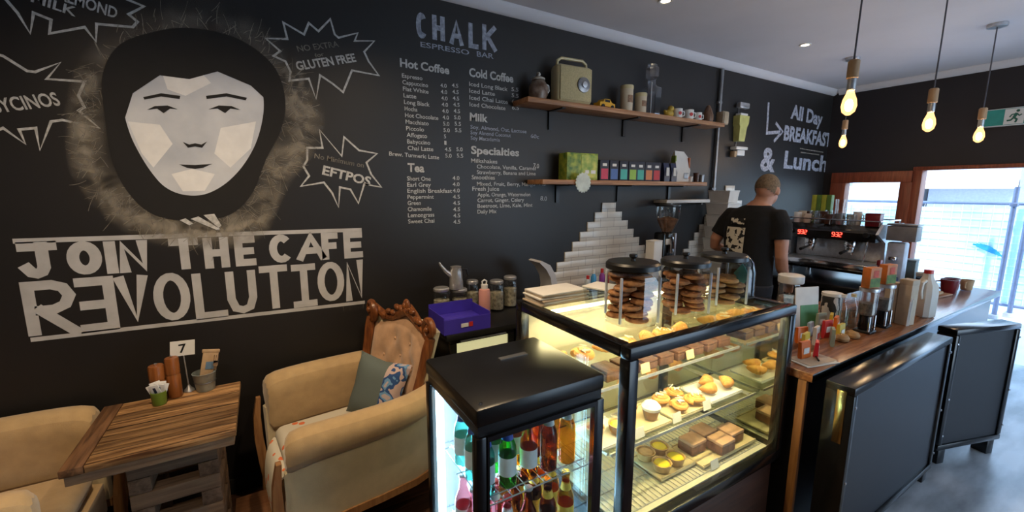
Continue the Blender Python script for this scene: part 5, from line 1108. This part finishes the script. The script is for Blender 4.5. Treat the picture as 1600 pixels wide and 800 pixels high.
spots = [(1254, 512, 1.05), (1268, 506, 1.08), (1283, 500, 1.10), (1298, 500, 1.08), (1260, 528, .985), (1276, 522, 1.0), (1292, 516, 1.02), (1307, 512, 1.03), (1258, 545, .93), (1275, 548, .915), (1300, 530, .95), (1313, 524, .97)]
for k, (px, py, y) in enumerate(spots):
    nm, c = pc[(k*5+(k//4)) % 6] if k != 9 else ('bright red', (.62, .02, .04))
    o = thing('snack_packet', f'small {nm} snack packet in the heap beside the cake display, '+('back row far left', 'back row second', 'back row third', 'back row right', 'middle row far left', 'middle row second', 'middle row third', 'middle row right', 'front row far left', 'front row second', 'front row third', 'front row right')[k], 'snack packet', (max(cx_(px, py, y), 2.085), y, KZ), rd.uniform(-.5, .5), 'snack packets on the counter')
    b = MB(); w_, h = rd.uniform(.030, .036), rd.uniform(.075, .10); lean = rd.uniform(.0, .010)
    b.rings([[(-w_, -.011+lean*t, .001+h*t+.0), (w_, -.011+lean*t, .001+h*t), (w_, .011*(1-t*.7)+lean*t, .001+h*t), (-w_, .011*(1-t*.7)+lean*t, .001+h*t)] if t else [(-w_, -.006, .0), (w_, -.006, .0), (w_, .006, .0), (-w_, .006, .0)] for t in (0, .15, .5, .85, 1)])
    b.build('wrapper', mat('wrapper_'+nm.replace(' ', '_'), c, .3, vary=.1), o); MB().box((0, -.0125+lean*.5, h*.5), (w_*1.2, .0016, h*.34), bev=.0005).build('print_patch', 'paper' if nm != 'white' else 'red', o)
for k, (px, py, y) in enumerate(((1316, 527, .95), (1332, 522, .945))):
    o = thing('bread_roll', 'small brown bread roll on the counter in front of the bottles, '+('left', 'right')[k]+' of two', 'bread roll', (cx_(px, py, y), y, KZ), k, 'bread rolls on the counter'); MB().lathe([(.018, 0), (.030, .006), (.033, .018), (.024, .034), (.001, .040)], seg=18, sx=1.15).build('crust', 'tan', o)
    b = MB(); b.tube([(-.02, 0, .036), (0, .003, .0415), (.02, 0, .036)], .003, 6).build('score_mark', 'crust', o)
o = thing('paper_sheet', 'white paper docket lying on the counter corner by the cake display', 'paper', (2.20, .90, KZ), math.radians(-14)); MB().box((0, 0, .002), (.20, .12, .003)).build('sheet', 'paper', o); MB().box((0.012, .006, .0050), (.19, .11, .002), (0, 0, .09)).build('under_sheet', 'kraft_pale', o)
o = thing('pen', 'short dark pen lying on the white docket', 'pen', (2.24, .90, KZ+.0065), math.radians(35)); MB().cyl((-.05, 0, .005), (.045, 0, .005), .0045, seg=10).build('barrel', 'black_plastic', o); MB().cyl((.0455, 0, .005), (.058, 0, .005), .0045, .001, seg=10).build('tip', 'chrome', o)
# far end of the counter
ex = lambda px, py, y: cx_(px, py, y)
o = thing('cup_tray', 'low brown tray with folded tan cloth at the far end of the counter', 'tray', (4.42, 1.10, KZ), math.radians(-6)); MB().bx(-.16, .16, -.11, .11, 0, .012, bev=.003).build('tray', 'shelf_wood', o); MB().box((-.02, -.02, .022), (.22, .14, .018), (0, 0, .1), bev=.006).build('cloth', 'kraft', o)
def basket(label, x, y, z, r, h, m, rz=0):
    o = thing('cup', label, 'cup', (x, y, z), rz, None); MB().lathe([(r*.72, 0), (r*.78, .004), (r, h), (r*.93, h), (r*.70, .008), (.001, .007)], seg=22, cap1=False).build('body', m, o); MB().tube([(r*.92, 0, h*.82), (r*1.45, 0, h*.75), (r*1.45, 0, h*.35), (r*.80, 0, h*.25)], .006, 8).build('handle', m, o); return o
for k, (x, y, r, h, m, nm) in enumerate(((4.36, 1.285, .042, .11, 'navy', 'navy blue mug behind the tan cloth'), (4.75, 1.20, .062, .12, 'kraft_pale', 'tan mug at the back of the dark cup cluster'), (4.65, 1.02, .065, .11, 'darkred', 'dark red mug at the front of the cup cluster'), (4.80, 1.04, .058, .10, 'darkred', 'second dark red mug, right of the first'), (4.92, .98, .05, .085, 'kraft', 'small tan mug at the right end of the cup cluster'), (4.56, 1.10, .055, .10, 'black_plastic', 'black mug just right of the tan cloth'))):
    if k == 5: x, y = 4.64, 1.175
    basket(nm+' on the far counter', x, y, KZ, r*.85, h, m, .8*k)
o = thing('green_tin', 'dark grey-green square tin on the far counter before the doorway', 'tin', (4.83, 1.325, KZ), .1); MB().box((0, 0, .10), (.12, .10, .20), bev=.006).build('body', mat('grey_green_tin', (.10, .12, .11), .5), o); MB().box((0, 0, .207), (.124, .104, .014), bev=.004).build('lid', mat('grey_green_lid', (.14, .16, .15), .5), o)
o = thing('cleaning_bottle', 'clear spray bottle with dark red trigger beside the espresso machine', 'spray bottle', (4.28, 1.35, KZ), 0)
MB().lathe([(.036, 0), (.04, .006), (.04, .13), (.016, .18), (.015, .20)], seg=20).build('body', mat('milky_blue_plastic', (.52, .56, .66), .3, vary=.1), o); MB().box((-.012, 0, .228), (.062, .026, .045), bev=.006).build('spray_head', 'darkred', o); MB().box((-.035, 0, .198), (.010, .012, .035), (0, .3, 0), bev=.002).build('trigger', 'darkred', o)

# ================================================================ ESPRESSO MACHINE (groups face -x, toward the barista)
ML_ = 4.42; o = thing('espresso_machine', 'two-group chrome espresso machine with red digital displays and cups on top', 'espresso machine', (ML_, 1.80, .901)); em = o
hw_ = .36
for sx_ in (.05, .40):
    for sy_ in (-.30, .30): MB().lathe([(.022, 0), (.018, .07), (.024, .08)], (sx_, sy_, 0), 14).build('foot', 'chrome', o)
MB().bx(.0, .46, -hw_, hw_, .08, .15, bev=.01).build('base', 'black_gloss', o)
MB().bx(-.10, .20, -hw_+.01, hw_-.01, .150, .178, bev=.006).build('drip_tray', 'steel', o)
MB().bx(-.115, -.10, -hw_+.01, hw_-.01, .12, .18, bev=.005).build('tray_front', 'chrome', o)
MB().bx(.20, .24, -hw_+.02, hw_-.02, .178, .37, bev=.003).build('back_splash', 'steel', o)
MB().bx(.24, .46, -hw_+.01, hw_-.01, .15, .37, bev=.006).build('boiler_housing', 'black_gloss', o)
MB().prism([(-.03, .37), (.46, .37), (.46, .50), (.06, .50), (-.02, .44)], lambda u, v: (u, -hw_, v), lambda u, v: (u, hw_, v)).build('head_housing', 'black_gloss', o)
for s in (-1, 1): MB().prism([(-.06, .09), (.48, .08), (.48, .52), (.04, .52), (-.05, .44), (.12, .36), (.14, .19), (-.06, .17)], lambda u, v: (u, s*(hw_+.002), v), lambda u, v: (u, s*(hw_+.022), v)).build('side_panel', 'steel', o)
K['reddig'] = glow('red_digits', (1, .05, .03), 6)
DG = {'0': 'abcdef', '1': 'bc', '2': 'abged', '3': 'abgcd', '8': 'abcdefg', '9': 'abcdfg', '6': 'acdefg'}
def seven(parent, txt, y0, z0, s):
    b = MB()
    for i, ch in enumerate(txt):
        yy = y0-i*s*.75
        for seg in DG[ch]:
            cy, cz, wy, wz = {'a': (0, 1, .45, .09), 'g': (0, .5, .45, .09), 'd': (0, 0, .45, .09), 'b': (-.26, .75, .09, .42), 'c': (-.26, .25, .09, .42), 'f': (.26, .75, .09, .42), 'e': (.26, .25, .09, .42)}[seg]
            b.box((-.0335+(cz*s+z0-.40)*.16, yy+cy*s, z0+cz*s), (.004, wy*s, wz*s))
    b.build('digit_display', 'reddig', parent)
seven(o, '932', .225, .40, .036); seven(o, '932', -.055, .40, .036)
for yy in (.17, -.15):
    g = MB().lathe([(.045, .30), (.050, .31), (.050, .36), (.040, .375)], (.09, yy, 0), 22).build('group_head', 'chrome', o)
    MB().lathe([(.030, .255), (.040, .27), (.042, .298)], (.09, yy, 0), 20).build('portafilter', 'chrome', g); MB().tube([(.05, yy, .28), (-.02, yy, .272), (-.09, yy, .262)], [.008, .012, .014], 10).build('handle', 'black_plastic', g); MB().tube([(.09, yy-.015, .255), (.09, yy-.02, .235)], .008, 8).build('spout', 'chrome', g)
for yy in (.31, -.31): MB().tube([(.02, yy, .40), (-.03, yy, .37), (-.05, yy, .30), (-.03, yy*.95, .20)], .006, 8).build('steam_wand', 'chrome', o); 
for yy in (.30, -.30): MB().lathe([(.020, 0), (.022, .03), (.001, .032)], (-.03, yy, .43), 14, rot=(0, -PI/2, 0)).build('steam_knob', 'black_plastic', o)
b = MB()
for x, y0, y1 in ((.02, -hw_, hw_), (.45, -hw_, hw_)): b.cyl((x, y0, .545), (x, y1, .545), .006, seg=8)
for y in (-hw_, hw_): b.cyl((.02, y, .545), (.45, y, .545), .006, seg=8)
for x in (.02, .45):
    for y in (-hw_, 0, hw_): b.cyl((x, y, .5), (x, y, .545), .005, seg=8)
b.build('cup_rail', 'chrome', o)
rd = random.Random(9); cm = ['white', 'kraft_pale', 'jar_glass', 'plinth_wood', 'greymetal', 'jar_glass']; k = 0
ordn = ('first', 'second', 'third', 'fourth', 'fifth', 'sixth', 'seventh', 'eighth')
for r_i, xx in enumerate((.075, .175, .275)):
    for c_i in range(7):
        yy = .30-c_i*.088+rd.uniform(-.006, .006)
        if c_i == 6 and r_i == 0: continue
        m_ = cm[(k*7+r_i) % 6]; h = rd.uniform(.085, .12); r = .034; nm = {'white': 'white ceramic', 'kraft_pale': 'tan', 'jar_glass': 'clear glass', 'plinth_wood': 'dark brown', 'greymetal': 'grey metal'}[m_]
        c_ = thing('coffee_cup', f'{nm} cup on top of the espresso machine, {ordn[c_i]} from the left, '+('front row', 'middle row', 'back row')[r_i], 'cup', (ML_+xx, 1.80+yy, 1.4015), rd.uniform(0, 6), 'cups on top of the espresso machine')
        MB().lathe([(r*.78, 0), (r*.84, .004), (r, h), (r*.90, h), (r*.76, .008), (.001, .007)], seg=18, cap1=False).build('body', m_, c_)
        MB().tube([(r*.92, 0, h*.8), (r*1.3, 0, h*.72), (r*1.3, 0, h*.4), (r*.86, 0, h*.3)], .0045, 6).build('handle', m_, c_); k += 1
o = thing('red_tin', 'dark red square tin at the right end of the espresso machine top', 'tin', (ML_+.09, 1.80-.295, 1.4015), .05); MB().box((0, 0, .05), (.09, .10, .10), bev=.005).build('body', 'darkred', o); MB().box((0, 0, .105), (.094, .104, .012), bev=.003).build('lid', 'darkred', o)
o = thing('syrup_carton', 'yellow and green striped carton standing at the left end of the machine top', 'box', (ML_+.39, 1.80+.235, 1.4015), 0)
for k in range(4): MB().bx(-.03, .03, -.085+k*.043, -.045+k*.043, 0, .26, bev=.002).build('stripe_panel', mat('lime_stripe', (.40, .42, .04), .5) if k % 2 else mat('dark_green_stripe', (.10, .20, .03), .5), o)
o = thing('water_jug', 'clear jug beside the striped carton on the machine top', 'jug', (ML_+.39, 1.80+.075, 1.4015)); MB().lathe([(.045, 0), (.05, .006), (.042, .14), (.048, .22)], seg=20, cap1=False).build('body', 'jar_glass', o); MB().tube([(0, -.044, .19), (0, -.085, .18), (0, -.085, .07), (0, -.048, .05)], .007, 8).build('handle', 'jar_glass', o)
q = atx(1412, 355, 4.72)
o = thing('bean_grinder', 'tall pale coffee grinder with grey box hopper, right of the espresso machine', 'coffee grinder', (4.62, 1.395-.02, KZ+.0), 0)
o.location = (4.72, 1.385, KZ)
o.location.y = 1.335; o.location.x = 4.53
MB().box((0, 0, .02), (.16, .15, .04), bev=.006).build('base', 'greymetal', o); MB().box((0.02, 0, .21), (.10, .12, .34), bev=.015).build('body', mat('pale_blue_grey_enamel', (.48, .52, .62), .35), o); MB().box((0.0, -.03, .455), (.12, .19, .12), bev=.006).build('hopper', mat('grey_plastic_hopper', (.20, .19, .19), .4), o); MB().box((0.0, -.03, .527), (.126, .196, .014), bev=.004).build('hopper_lid', 'greymetal', o); MB().box((-.06, 0, .25), (.06, .05, .03), bev=.005).build('chute', 'chrome', o)

# ================================================================ THE BARISTA
PX, PY = 3.30, 1.86
def remeshed(mb, name, m, parent, vox, smooth=4, fac=.5):
    t = mb.build(name+'_src', m); md = t.modifiers.new('r', 'REMESH'); md.mode = 'VOXEL'; md.voxel_size = vox; sm = t.modifiers.new('s', 'SMOOTH'); sm.iterations = smooth; sm.factor = fac
    dg = bpy.context.evaluated_depsgraph_get(); me = bpy.data.meshes.new_from_object(t.evaluated_get(dg)); bpy.data.objects.remove(t); me.name = name
    for p in me.polygons: p.use_smooth = True
    o = bpy.data.objects.new(name, me); COL.objects.link(o); o.parent = parent; return o
per = thing('person', 'person with short fair hair in a printed black t-shirt, back turned, at the machine', 'person', (PX, PY, 0))
# torso sections: z, centre x, centre y, half depth, half width
TOR = [(.86, .0, .01, .115, .175), (.95, .0, .01, .12, .178), (1.05, .005, .012, .115, .168), (1.16, .012, .016, .118, .168), (1.28, .02, .02, .125, .182), (1.38, .028, .022, .128, .198), (1.48, .034, .02, .118, .205), (1.545, .042, .012, .094, .165), (1.59, .052, .002, .068, .085), (1.625, .066, -.012, .058, .062)]
def torring(z, cx, cy, dx, dy, g=0, n=24): return [(cx+(dx+g)*math.cos(2*PI*i/n), cy+(dy+g)*math.copysign(abs(math.sin(2*PI*i/n))**.85, math.sin(2*PI*i/n)), z) for i in range(n)]
HC = Vector((.090, -.042, 1.700))     # head centre
def limb(b, pts, rr, seg=14): b.tube(pts, rr, seg)
LA = [(.035, .185, 1.505), (.02, .228, 1.44), (-.02, .285, 1.30), (-.005, .30, 1.245), (.08, .275, 1.20), (.20, .235, 1.155), (.225, .228, 1.148)]
RA = [(.035, -.165, 1.505), (.025, -.203, 1.44), (.01, -.225, 1.30), (.015, -.228, 1.215), (.065, -.215, 1.13), (.155, -.200, 1.035), (.175, -.196, 1.02)]
AR = [.060, .058, .046, .042, .043, .030, .027]
body = MB(); body.rings([torring(*t) for t in TOR])
body.tube([(.066, -.012, 1.57), (.082, -.026, 1.63), (.092, -.036, 1.68)], [.066, .066, .066], 16)
body.ell(HC+Vector((-.006, 0, .030)), (.096, .076, .098), (0, .15, 0)); body.ell(HC+Vector((.030, 0, -.040)), (.066, .058, .070)); body.ell(HC+Vector((.055, 0, -.085)), (.030, .030, .024))
body.ell(HC+Vector((.100, 0, -.012)), (.022, .014, .022)); body.ell(HC+Vector((.088, 0, .030)), (.016, .05, .012)); body.ell(HC+Vector((.088, 0, -.055)), (.014, .024, .010))
for s in (-1, 1): body.ell(HC+Vector((.004, s*.079, -.006)), (.017, .010, .031), (0, .15, s*.3)); body.ell(HC+Vector((.086, s*.032, .012)), (.010, .014, .008))
for A in (LA, RA): limb(body, A, AR)
def hand(b, w, d, up, s):
    w = Vector(w); d = Vector(d).normalized(); up = Vector(up); sd = d.cross(up).normalized(); up = sd.cross(d).normalized()
    rs = []
    for t, wd, th in ((-.01, .026, .022), (.02, .034, .020), (.06, .042, .016), (.092, .040, .013)):
        c = w+d*t; rs.append([c+sd*wd*math.cos(2*PI*i/12)+up*th*math.sin(2*PI*i/12) for i in range(12)])
    b.rings(rs)
    for k, (o_, ln) in enumerate(((-.031, .066), (-.011, .076), (.010, .072), (.030, .056))):
        p0 = w+d*.085+sd*o_; p1 = p0+d*ln*.42-up*.008; p2 = p1+d*ln*.32-up*.022; p3 = p2+d*ln*.16-up*.024; b.tube([p0-d*.012, p0, p1, p2, p3], [.0095, .0095, .009, .0082, .0068], 8)
    p0 = w+d*.022+sd*s*.032; p1 = p0+d*.03+sd*s*.022-up*.010; p2 = p1+d*.030+sd*s*.006-up*.014; b.tube([p0-sd*s*.012, p0, p1, p2], [.013, .0125, .0105, .008], 8)
hand(body, LA[-1], (.85, -.25, -.25), (0, 0, 1), 1); hand(body, RA[-1], (.80, .12, -.55), (.3, 0, 1), -1)
for s in (-1, 1):
    y = .01+s*.09; limb(body, [(.0, y, .90), (.015, y+s*.005, .70), (.02, y+s*.008, .50), (.0, y+s*.008, .33), (-.02, y+s*.01, .10)], [.092, .078, .056, .054, .040]); body.tube([(-.06, y+s*.01, .05), (.0, y+s*.012, .055), (.10, y+s*.02, .035), (.155, y+s*.022, .028)], [.036, .042, .036, .024], 12)
remeshed(body, 'body', 'skin', per, .0075, 3)
# t-shirt
sh = MB(); sh.rings([torring(z, cx, cy, dx, dy, g) for (z, cx, cy, dx, dy), g in zip(TOR[:9], (.018, .018, .017, .016, .015, .014, .012, .012, .010))])
for A, s in ((LA, 1), (RA, -1)):
    a0, a1, a2 = [Vector(p) for p in A[:3]]; e = a1.lerp(a2, .72); sh.tube([a0+Vector((0, -s*.05, .0)), a0, a1, a1.lerp(a2, .4), e], [.060, .074, .073, .068, .070], 16)
remeshed(sh, 'tshirt', 'shirt', per, .009, 3)
def backpt(y, z, off):
    for a, c in zip(TOR, TOR[1:]):
        if a[0] <= z <= c[0]:
            t = (z-a[0])/(c[0]-a[0]); cx, cy, dx, dy = [a[i]+(c[i]-a[i])*t for i in range(1, 5)]; g = .0165
            q = min(1, abs(y-cy)/(dy+g)); return (cx-(dx+g)*math.sqrt(max(0, 1-q**2.35))-off, y, z)
m, N, L, bs = _base('cracked_cream_shirt_print'); t_ = N.new('ShaderNodeTexCoord'); n_ = N.new('ShaderNodeTexNoise'); n_.inputs['Scale'].default_value = 26; n_.inputs['Detail'].default_value = 3; r_ = N.new('ShaderNodeValToRGB'); r_.color_ramp.interpolation = 'CONSTANT'
r_.color_ramp.elements[0].color = (.012, .012, .013, 1); r_.color_ramp.elements[1].position = .45; r_.color_ramp.elements[1].color = (.62, .58, .48, 1); L.new(t_.outputs['Object'], n_.inputs[0]); L.new(n_.outputs[0], r_.inputs[0]); L.new(r_.outputs[0], bs.inputs['Base Color']); bs.inputs['Roughness'].default_value = .9
def patch(name, ya, yb, za, zb, nu=10, nv=10, mm=m):
    b = MB(); g = [[b.bm.verts.new(backpt(ya+(yb-ya)*i/nu, za+(zb-za)*j/nv, .007)) for i in range(nu+1)] for j in range(nv+1)]
    for j in range(nv):
        for i in range(nu): f = b.bm.faces.new((g[j][i], g[j][i+1], g[j+1][i+1], g[j+1][i])); f.smooth = True
    b.build(name, mm, per, recalc=False)
patch('shirt_print', .140, -.015, 1.14, 1.42); patch('shirt_print', .115, .0, 1.445, 1.49, 8, 4)
ap = MB(); ap.rings([torring(z, cx, cy, dx, dy, .024) for (z, cx, cy, dx, dy) in TOR[:3]][0:2]+[torring(.90, 0, .01, .118, .176, .024)][:0])
remeshed_t = MB()
remeshed_t.rings([torring(.84, 0, .01, .11, .172, .016), torring(.90, 0, .01, .115, .175, .02), torring(.985, 0, .01, .118, .176, .024)])
for s in (-1, 1):
    y = .01+s*.09; remeshed_t.tube([(.0, y, .92), (.015, y+s*.005, .70), (.02, y+s*.008, .50), (.0, y+s*.008, .33), (-.02, y+s*.01, .09)], [.100, .092, .074, .068, .064], 16)
remeshed(remeshed_t, 'trousers', 'denim', per, .011, 3)
for s in (-1, 1):
    y = .01+s*.09; b = MB(); b.tube([(-.085, y+s*.01, .045), (-.06, y+s*.01, .05), (.0, y+s*.012, .056), (.10, y+s*.02, .042), (.165, y+s*.022, .034), (.185, y+s*.022, .03)], [.028, .046, .054, .048, .036, .018], 14); b.build('shoe', 'black_plastic', per)
hb = MB(); t = bmesh.new(); bmesh.ops.create_uvsphere(t, u_segments=40, v_segments=28, radius=1)
dl = [v for v in t.verts if not ((v.co.x < .5 and v.co.z > -.72-.5*v.co.x and not (v.co.z < -.05 and v.co.x > -.05)) or (v.co.z > .40))]
bmesh.ops.delete(t, geom=dl, context='VERTS'); bmesh.ops.scale(t, vec=(.101, .081, .102), verts=t.verts); bmesh.ops.transform(t, matrix=Matrix.Translation(HC+Vector((-.006, 0, .030))) @ Euler((0, .15, 0)).to_matrix().to_4x4(), verts=t.verts); hb.merge(t)
hb.build('hair', 'hair', per, recalc=False)
ap.bm.free()

# ================================================================ PENDANTS, DOWNLIGHTS, EXIT SIGN
K['filament'] = glow('glowing_filament', (1, .62, .24), 55); bg_ = bpy.data.materials.new('glowing_bulb_glass'); bg_.use_nodes = True; N = bg_.node_tree.nodes; L = bg_.node_tree.links; N.remove(N['Principled BSDF'])
ta = N.new('ShaderNodeBsdfTransparent'); em_ = N.new('ShaderNodeEmission'); em_.inputs[0].default_value = (1, .50, .16, 1); em_.inputs[1].default_value = 1.1; ad = N.new('ShaderNodeAddShader'); L.new(ta.outputs[0], ad.inputs[0]); L.new(em_.outputs[0], ad.inputs[1]); L.new(ad.outputs[0], N['Material Output'].inputs[0])
K['bulb_glass'] = bg_; K['cord'] = mat('grey_fabric_cord', (.10, .10, .12), .8)
def pendant(label, x, y, z, k=1.0):
    o = thing('pendant_lamp', label, 'lamp', (x, y, ZC), 0, None); d = z-ZC
    MB().lathe([(.052, -.024), (.055, -.02), (.055, -.001), (.001, -.0005)], seg=26).build('ceiling_rose', 'steel', o)
    MB().tube([(0, 0, -.02), (.004, 0, d*.4), (-.003, 0, d*.75), (0, 0, d+.19)], .0042, 8).build('cord', 'cord', o)
    MB().lathe([(.020, d+.11), (.024, d+.113), (.024, d+.19), (.018, d+.197), (.001, d+.198)], seg=22).build('socket', 'socket_wood', o)
    MB().lathe([(.014, d+.055), (.018, d+.06), (.018, d+.11), (.001, d+.111)], seg=18).build('bulb_cap', 'steel', o)
    bu = MB().lathe([(.014, d+.06), (.016, d+.045), (.028, d+.012), (.032, d-.018), (.026, d-.045), (.010, d-.060), (.001, d-.062)], seg=22, cap0=False).build('bulb', 'bulb_glass', o)
    MB().ell((0, 0, d-.014), (.017, .017, .030), u=12, v=8).build('filament', 'filament', bu)
    l = bpy.data.lights.new('pendant_light', 'POINT'); l.energy = 3; l.color = (1, .66, .36); l.shadow_soft_size = .03; lo = bpy.data.objects.new('pendant_light', l); COL.objects.link(lo); lo.location = (x, y, z-.10)
for px, py, nm in ((1327, 160, 'warm bare-bulb pendant with timber socket hanging nearest the camera'), (1452, 190, 'warm bare-bulb pendant hanging in the middle of the row over the counter'), (1530, 210, 'warm bare-bulb pendant hanging farthest along, in front of the exit sign')):
    q = aty(px, py, {1327: 1.0, 1452: 1.0, 1530: 1.03}[px]); pendant(nm, q.x, q.y, q.z)
q = atz(1333, 90, ZC); q2 = atx(1316, 221, q.x); pendant('small warm pendant bulb hanging at the back by the far corner', q.x, q.y, q2.z)
K['dlglow'] = glow('downlight_diffuser', (1, .82, .55), 9)
for px, py, nm in ((1258, 70, 'round recessed ceiling downlight in front of the far corner'), (1040, 1, 'round recessed ceiling downlight cut by the top edge of the picture')):
    q = atz(px, py, ZC); o = thing('downlight', nm, 'ceiling light', (q.x, q.y, ZC))
    MB().lathe([(.030, -.004), (.044, -.006), (.046, 0), (.030, -.001)], seg=28, cap0=False, cap1=False).build('trim_ring', 'white', o); MB().lathe([(.030, -.003), (.001, -.003)], seg=24, cap0=False, cap1=False).build('diffuser', 'dlglow', o)
def spot(x, y, e, ang=95, col=(1, .74, .46)):
    l = bpy.data.lights.new('downlight_or_added_spot', 'SPOT'); l.energy = e; l.spot_size = math.radians(ang); l.spot_blend = .8; l.color = col; l.shadow_soft_size = .04
    o = bpy.data.objects.new('downlight_or_added_spot', l); COL.objects.link(o); o.location = (x, y, ZC-.02)
for x_, y_, e_ in ((3.92, 1.91, 7), (2.30, 1.96, 12), (-.35, 1.40, 80), (.75, 1.40, 50), (-.6, -.4, 60)): spot(x_, y_, e_, 150 if x_ < 1 else 95)  # last three spots are added unseen, without fixtures, to light the left side
o = thing('exit_sign', 'green exit sign with running man pictogram on the dark far wall', 'sign', (XF-.001, 1.32, 2.32))
MB().bx(-.05, 0, -.42, 0, 0, .165, bev=.004).build('housing', 'white', o); MB().bx(-.053, -.0505, -.412, -.008, .008, .157).build('green_panel', mat('exit_green', (.015, .16, .14), .4, emit=(.02, .30, .26), estr=.12), o)
MB().bx(-.055, -.0532, -.27, -.145, .012, .153).build('white_panel', 'paper', o)
b = MB(); F = lambda u, v: (-.0562, -.145-u*.125, .012+v*.141)
for st, wd in (([(.62, .70), (.50, .42)], .022), ([(.60, .66), (.38, .62), (.28, .46)], .010), ([(.60, .66), (.76, .52), (.88, .60)], .010), ([(.50, .42), (.66, .28), (.60, .08)], .014), ([(.50, .42), (.36, .26), (.16, .24)], .014)):
    P = [(p[0]*.125, p[1]*.141) for p in st]; ribbon(b, P, wd, lambda u, v: (-.0562-.0002*len(b.bm.faces), -.145-u, .012+v))
b.bm.faces.new([b.bm.verts.new((-.0562, -.145-.125*.66-.012*math.cos(a), .012+.141*.84+.012*math.sin(a))) for a in [2*PI*i/14 for i in range(14)]])
b.build('running_figure', mat('figure_green', (.01, .12, .08), .5), o)
b = MB(); ribbon(b, [(.30, .08), (.38, .08)], .02, lambda u, v: (-.0535, -u, v)); b.bm.faces.new([b.bm.verts.new(p) for p in ((-.0535, -.375, .045), (-.0535, -.405, .08), (-.0535, -.375, .115))]); b.build('arrow', 'paper', o)
